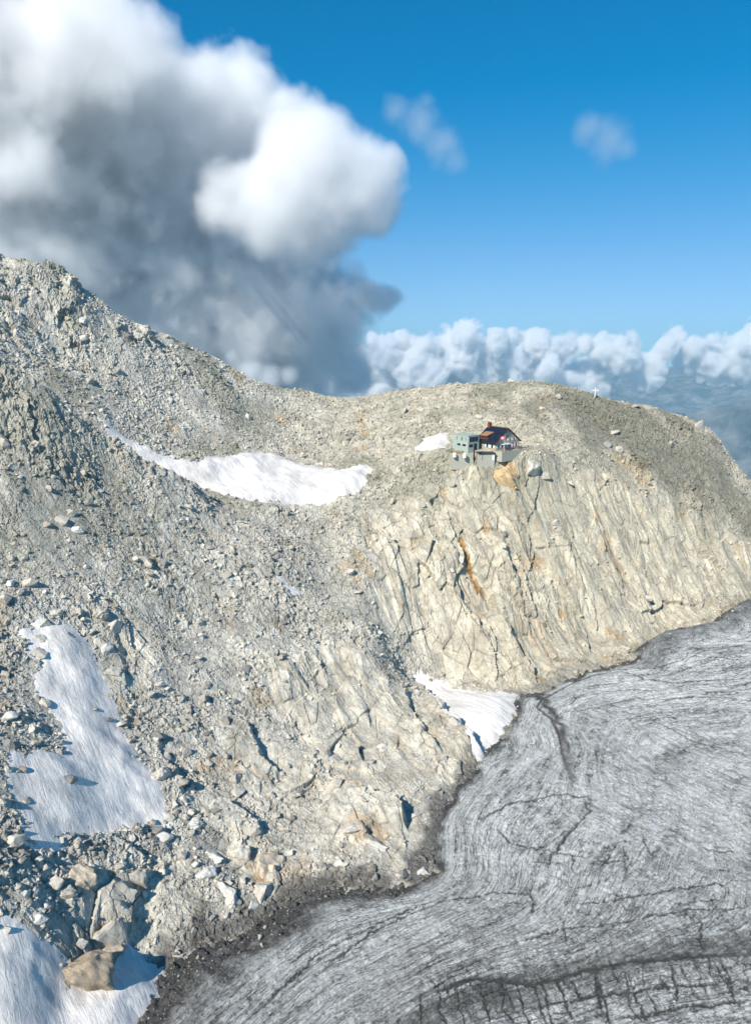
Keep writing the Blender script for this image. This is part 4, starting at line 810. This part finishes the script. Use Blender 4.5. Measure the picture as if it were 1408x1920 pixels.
# people
def person(x, y, rz, shirt, lab):
    J = [(0, 0, .95), (0, 0, 1.2), (0, 0, 1.45), (0, .01, 1.55), (0, .02, 1.68), (-.19, 0, 1.42), (-.26, .03, 1.15), (-.25, -.12, .93), (.19, 0, 1.42), (.26, .03, 1.15), (.22, -.16, .98), (-.1, 0, .9), (-.12, -.03, .5), (-.12, 0, .08), (-.12, -.14, .04), (.1, 0, .9), (.13, .04, .5), (.13, .06, .08), (.13, -.08, .04)]
    E = [(0, 1), (1, 2), (2, 3), (3, 4), (2, 5), (5, 6), (6, 7), (2, 8), (8, 9), (9, 10), (0, 11), (11, 12), (12, 13), (13, 14), (0, 15), (15, 16), (16, 17), (17, 18)]
    rad = [.15, .15, .16, .065, .10, .075, .055, .04, .075, .055, .04, .10, .07, .05, .04, .10, .07, .05, .04]
    me = bpy.data.meshes.new('person'); me.from_pydata(J, E, []); o = bpy.data.objects.new('person', me); COL.objects.link(o)
    sk = o.modifiers.new('skin', 'SKIN'); su = o.modifiers.new('sub', 'SUBSURF'); su.levels = su.render_levels = 1
    for v_, r in zip(me.skin_vertices[0].data, rad): v_.radius = (r, r * .8)
    me.skin_vertices[0].data[0].use_root = True
    s = N('clothes'); g = s.n('NewGeometry'); tcx = s.n('TexCoord'); sp_ = s.n('SeparateXYZ'); s.l(tcx.outputs['Object'], sp_.inputs[0])
    s.l(s.ramp(s.math('DIVIDE', sp_.outputs[2], 1.8), (.0, (.03, .03, .04)), (.515, (.03, .03, .04)), (.525, shirt), (.83, shirt), (.84, (.45, .28, .2)), (.93, (.45, .28, .2)), (.94, (.05, .035, .02))), s.b.inputs['Base Color'])
    me.materials.append(s.m); o.location = hm @ Vector((x, y, -.05)); o.rotation_euler = (0, 0, HROT + rz); o['label'] = lab; o['category'] = 'person'; o['group'] = 'people on the hut terrace'
person(-2.9, -3.4, .4, (.03, .03, .04), 'person in black standing by the table under the canopy'); person(-.4, -3.3, 2.2, (.04, .05, .12), 'person in dark blue standing on the terrace under the canopy'); person(2.2, -2.6, 3, (.5, .12, .03), 'person in orange standing before the hut door')
person(7.6, -1.6, 1.2, (.05, .05, .05), 'person in dark clothes at the right corner of the hut'); person(10.9, -2.8, -1, (.03, .04, .05), 'person in dark clothes at the far right end of the terrace')
# summit cross
qx_, qy_, qz_ = P(1115, 738, 413)
cr = mesh('summit_cross', [(-.19, .19, -.19, .19, -1.5, 6.3), (-1.9, -.192, -.17, .17, 4.35, 4.75), (.192, 1.9, -.17, .17, 4.35, 4.75)], M_WHT, None)
cr.location = (qx_, qy_, float(zat(np.array([qx_]), np.array([qy_]))[0])); cr['label'] = 'slender white summit cross standing on the ridge against the blue distance'; cr['category'] = 'cross'

HAZE = 6.5e-5

# ---------------------------------------------------------------- distant country
def far_h(x, y):
    r = np.hypot(x, y)
    def rid(s, seed):
        a = 0; amp = 1.0
        for k in range(6):
            a = a + amp * (1 - 2.2 * np.abs(perlin(x / s + 3.1 * k, y / s, seed + k))); s *= 0.5; amp *= 0.5
        return a
    m = rid(4200, 401)
    crest = np.exp(-((r - 7600 - 500 * np.sin(x / 900)) / 1300) ** 2)
    h = -1500 + 330 * m + crest * (560 + 150 * sstep(x, 1200, 4200))
    h = h - 500 * sstep(r, 9000, 12000)
    return np.minimum(h, -130 - 0.03 * r)
X, Y = polar(1400, 90000, 420, -46, 46, 700)
Z = far_h(X.ravel(), Y.ravel()).reshape(X.shape)
Z = Z * sstep(np.hypot(X, Y), 1400, 2600) + (-900) * (1 - sstep(np.hypot(X, Y), 1400, 2600))
fm = grid_mesh('distant_mountains', X, Y, Z, None, None, None, True); fm['kind'] = 'structure'; fm['label'] = 'blue hazy mountains and valleys far beyond the ridge'
s = N('far_slopes'); v = s.n('TexCoord').outputs['Object']; geo = s.n('NewGeometry'); sp = s.n('SeparateXYZ'); s.l(geo.outputs['Position'], sp.inputs[0])
a = s.noise(v, 0.0016, 9, 0.7); c = s.mix('MIX', s.ramp(a, (.42, 0), (.6, 1)), (.015, .035, .03), (.15, .15, .145))
b_ = s.noise(v, 0.004, 8, 0.75); c = s.mix('MULTIPLY', 1.0, c, s.ramp(b_, (.3, .5), (.7, 1.5)))
s.l(c, s.b.inputs['Base Color']); s.bump(b_, 0.8, 60.0); fm.data.materials.append(s.m)
# ---------------------------------------------------------------- the air
bm = bmesh.new(); bmesh.ops.create_cube(bm, size=1.0)
me = bpy.data.meshes.new('haze')
for v_ in bm.verts: v_.co = Vector((v_.co.x * 26000, 4200 + v_.co.y * 10600, -1350 + v_.co.z * 3300))
bm.to_mesh(me); bm.free(); hz = bpy.data.objects.new('haze', me); COL.objects.link(hz); hz['kind'] = 'stuff'
m = bpy.data.materials.new('air'); m.use_nodes = True; t = m.node_tree; t.nodes.clear(); o_ = t.nodes.new('ShaderNodeOutputMaterial'); vv = t.nodes.new('ShaderNodeVolumePrincipled')
vv.inputs['Density'].default_value = HAZE; vv.inputs['Color'].default_value = (0.5, 0.80, 1.0, 1); t.links.new(vv.outputs[0], o_.inputs['Volume']); me.materials.append(m)
# ---------------------------------------------------------------- clouds: real volumes, filled on a voxel grid by noise fields
def cloud_mat(name, dens, step=1.0):
    m = bpy.data.materials.new(name); m.use_nodes = True; t = m.node_tree; t.nodes.clear()
    o = t.nodes.new('ShaderNodeOutputMaterial'); v = t.nodes.new('ShaderNodeVolumePrincipled')
    v.inputs['Color'].default_value = (1, 1, 1, 1); v.inputs['Density'].default_value = dens; v.inputs['Anisotropy'].default_value = 0.1
    v.inputs['Density Attribute'].default_value = 'density'
    t.links.new(v.outputs[0], o.inputs['Volume']); return m
def cloud(name, blobs, res, mat, nscale, namp, detail=6, soft=0.25, seed=0.0, stretch=(1, 1, 1), fine=0.0):
    """blobs: (px, py, distance, radius in px[, flatten]) -> world; density = clamp of the union of blobs eaten into by noise"""
    B = []
    for b in blobs:
        c = P(b[0], b[1], b[2]); r = b[3] * b[2] / F; B.append((c, r, b[4] if len(b) > 4 else 1.0))
    mx = max(r for _, r, _ in B); pad = 1.0 + namp * 0.6
    lo = [min(c[i] - r * pad for c, r, _ in B) for i in range(3)]; hi = [max(c[i] + r * pad for c, r, _ in B) for i in range(3)]
    g = bpy.data.node_groups.new(name, 'GeometryNodeTree'); g.interface.new_socket('Geometry', in_out='OUTPUT', socket_type='NodeSocketGeometry')
    n = g.nodes; L = g.links
    out = n.new('NodeGroupOutput'); vc = n.new('GeometryNodeVolumeCube'); pos = n.new('GeometryNodeInputPosition')
    vc.inputs['Min'].default_value = lo; vc.inputs['Max'].default_value = hi
    for i, k in enumerate('XYZ'): vc.inputs['Resolution ' + k].default_value = max(16, int((hi[i] - lo[i]) / res))
    def M(op, a, b=0.0, c=0.0):
        q = n.new('ShaderNodeMath'); q.operation = op
        for i, s in enumerate((a, b, c)):
            if hasattr(s, 'is_linked'): L.new(s, q.inputs[i])
            else: q.inputs[i].default_value = s
        return q.outputs[0]
    acc = None
    for c, r, fl_ in B:
        s = n.new('ShaderNodeVectorMath'); s.operation = 'SUBTRACT'; L.new(pos.outputs[0], s.inputs[0]); s.inputs[1].default_value = c
        s2 = n.new('ShaderNodeVectorMath'); s2.operation = 'MULTIPLY'; L.new(s.outputs[0], s2.inputs[0]); s2.inputs[1].default_value = (1 / r, 1 / r, 1 / (r * fl_))
        le = n.new('ShaderNodeVectorMath'); le.operation = 'LENGTH'; L.new(s2.outputs[0], le.inputs[0])
        v = M('MULTIPLY', M('SUBTRACT', 1.0, le.outputs['Value']), r / mx if False else 1.0)
        acc = v if acc is None else M('SMOOTH_MAX', acc, v, 0.25)
    no = n.new('ShaderNodeTexNoise'); no.noise_dimensions = '4D'; no.inputs['W'].default_value = seed; no.inputs['Scale'].default_value = 1.0 / nscale; no.inputs['Detail'].default_value = detail; no.inputs['Roughness'].default_value = 0.58
    sv = n.new('ShaderNodeVectorMath'); sv.operation = 'MULTIPLY'; L.new(pos.outputs[0], sv.inputs[0]); sv.inputs[1].default_value = stretch; L.new(sv.outputs[0], no.inputs['Vector'])
    no2 = n.new('ShaderNodeTexNoise'); no2.inputs['Scale'].default_value = 3.6 / nscale; no2.inputs['Detail'].default_value = 5; no2.inputs['Roughness'].default_value = 0.6; L.new(sv.outputs[0], no2.inputs['Vector'])
    v = M('ADD', acc, M('MULTIPLY', M('SUBTRACT', no.outputs[0], 0.5), namp * 2)); v = M('ADD', v, M('MULTIPLY', M('SUBTRACT', no2.outputs[0], 0.5), fine * 2))
    v = M('SUBTRACT', v, M('MULTIPLY', M('MAXIMUM', M('SUBTRACT', -0.22, acc), 0.0), 4.0))
    v = M('DIVIDE', v, soft)
    v = M('MINIMUM', M('MAXIMUM', v, 0.0), 1.0)
    L.new(v, vc.inputs['Density'])
    sm = n.new('GeometryNodeSetMaterial'); sm.inputs['Material'].default_value = mat; L.new(vc.outputs[0], sm.inputs[0]); L.new(sm.outputs[0], out.inputs[0])
    me = bpy.data.volumes.new(name); o = bpy.data.objects.new(name, me); COL.objects.link(o)
    me.materials.append(mat)
    md = o.modifiers.new('fill', 'NODES'); md.node_group = g
    return o
D = 1700
BIG = [(-60,80,D-60,230),(100,110,D-130,165),(60,240,D-90,180),(230,195,D-110,140),(350,225,D-60,120),(450,205,D+20,100),(540,255,D+20,92),(590,330,D-150,98),(665,350,D-150,82),(520,370,D-180,95),(430,375,D-160,80),(600,400,D-150,85),(690,385,D-140,60),
       (100,400,D+150,250),(320,430,D+180,220),(480,520,D+240,190),(620,560,D+240,75),(700,553,D+190,62,.5),(560,660,D+260,120),(-200,400,D+200,280),(400,640,D+300,150),(640,690,D+320,60),(540,740,D+320,120)]
cb = cloud('cloud', BIG, 4.8, cloud_mat('cloud_big', 0.026), 230, 1.15, 9, 0.36, seed=1.3, fine=0.5)
cb['label'] = 'huge soft cumulus cloud, white above and blue grey below, behind the upper ridge'; cb['category'] = 'cloud'; cb['kind'] = 'thing'

DB = 10500
BK = [(640,632,18),(600,642,14),(660,680,38),(700,640,16),(720,665,28),(765,660,30),(730,715,36),(800,655,24),(790,700,34),(870,628,20),(850,662,32),(880,700,38),(930,645,24),(962,632,15),(1000,652,27),(940,685,30),
      (1060,648,27),(1030,690,18),(1010,640,14),(1095,645,14),(1130,655,20),(1185,640,21),(1168,668,28),(1205,694,31),(1250,650,16),(1270,632,20),(1300,648,20),(1335,636,12),(1290,672,22),(1325,672,30),(1380,675,36),(1402,645,14),(1450,660,42),(1500,640,30)]
rb = np.random.RandomState(4)
bk = cloud('cloud_bank', [(a, b, DB + rb.uniform(-350, 350), r * rb.uniform(1.05, 1.6)) for a, b, r in BK] + [(620 + 60 * k, 712, DB + 300, 42) for k in range(9)], 14.0, cloud_mat('cloud_far', 0.035), 380, 1.3, 7, 0.35, 3.0, fine=0.6)
bk['label'] = 'long bank of small white cumulus clouds along the horizon'; bk['kind'] = 'stuff'
pf = cloud('cloud', [(470,695,1250,30),(505,710,1250,30),(540,705,1250,20),(435,668,1250,16)], 4.0, cloud_mat('cloud_puff', 0.05), 60, 0.8, 6, 0.8, 5.0)
pf['label'] = 'faint white puff of cloud just above the middle of the ridge under the dark cloud'; pf['category'] = 'cloud'
w1 = cloud('cloud', [(745,205,5000,30),(790,230,5000,42),(825,270,5000,42),(850,300,5000,26),(800,190,5000,16)], 12.0, cloud_mat('cloud_wisp', 0.0030), 170, 0.9, 7, 0.9, 7.0)
w1['label'] = 'thin torn wisp of cloud in the blue sky right beside the huge cloud'; w1['category'] = 'cloud'
w2 = cloud('cloud', [(1100,245,5000,34),(1140,265,5000,44),(1170,280,5000,26)], 12.0, cloud_mat('cloud_wisp', 0.0022), 170, 0.9, 7, 0.9, 9.0)
w2['label'] = 'small faint wisp of cloud alone in the blue sky on the right'; w2['category'] = 'cloud'
print('done', round(time.time() - T0, 1))
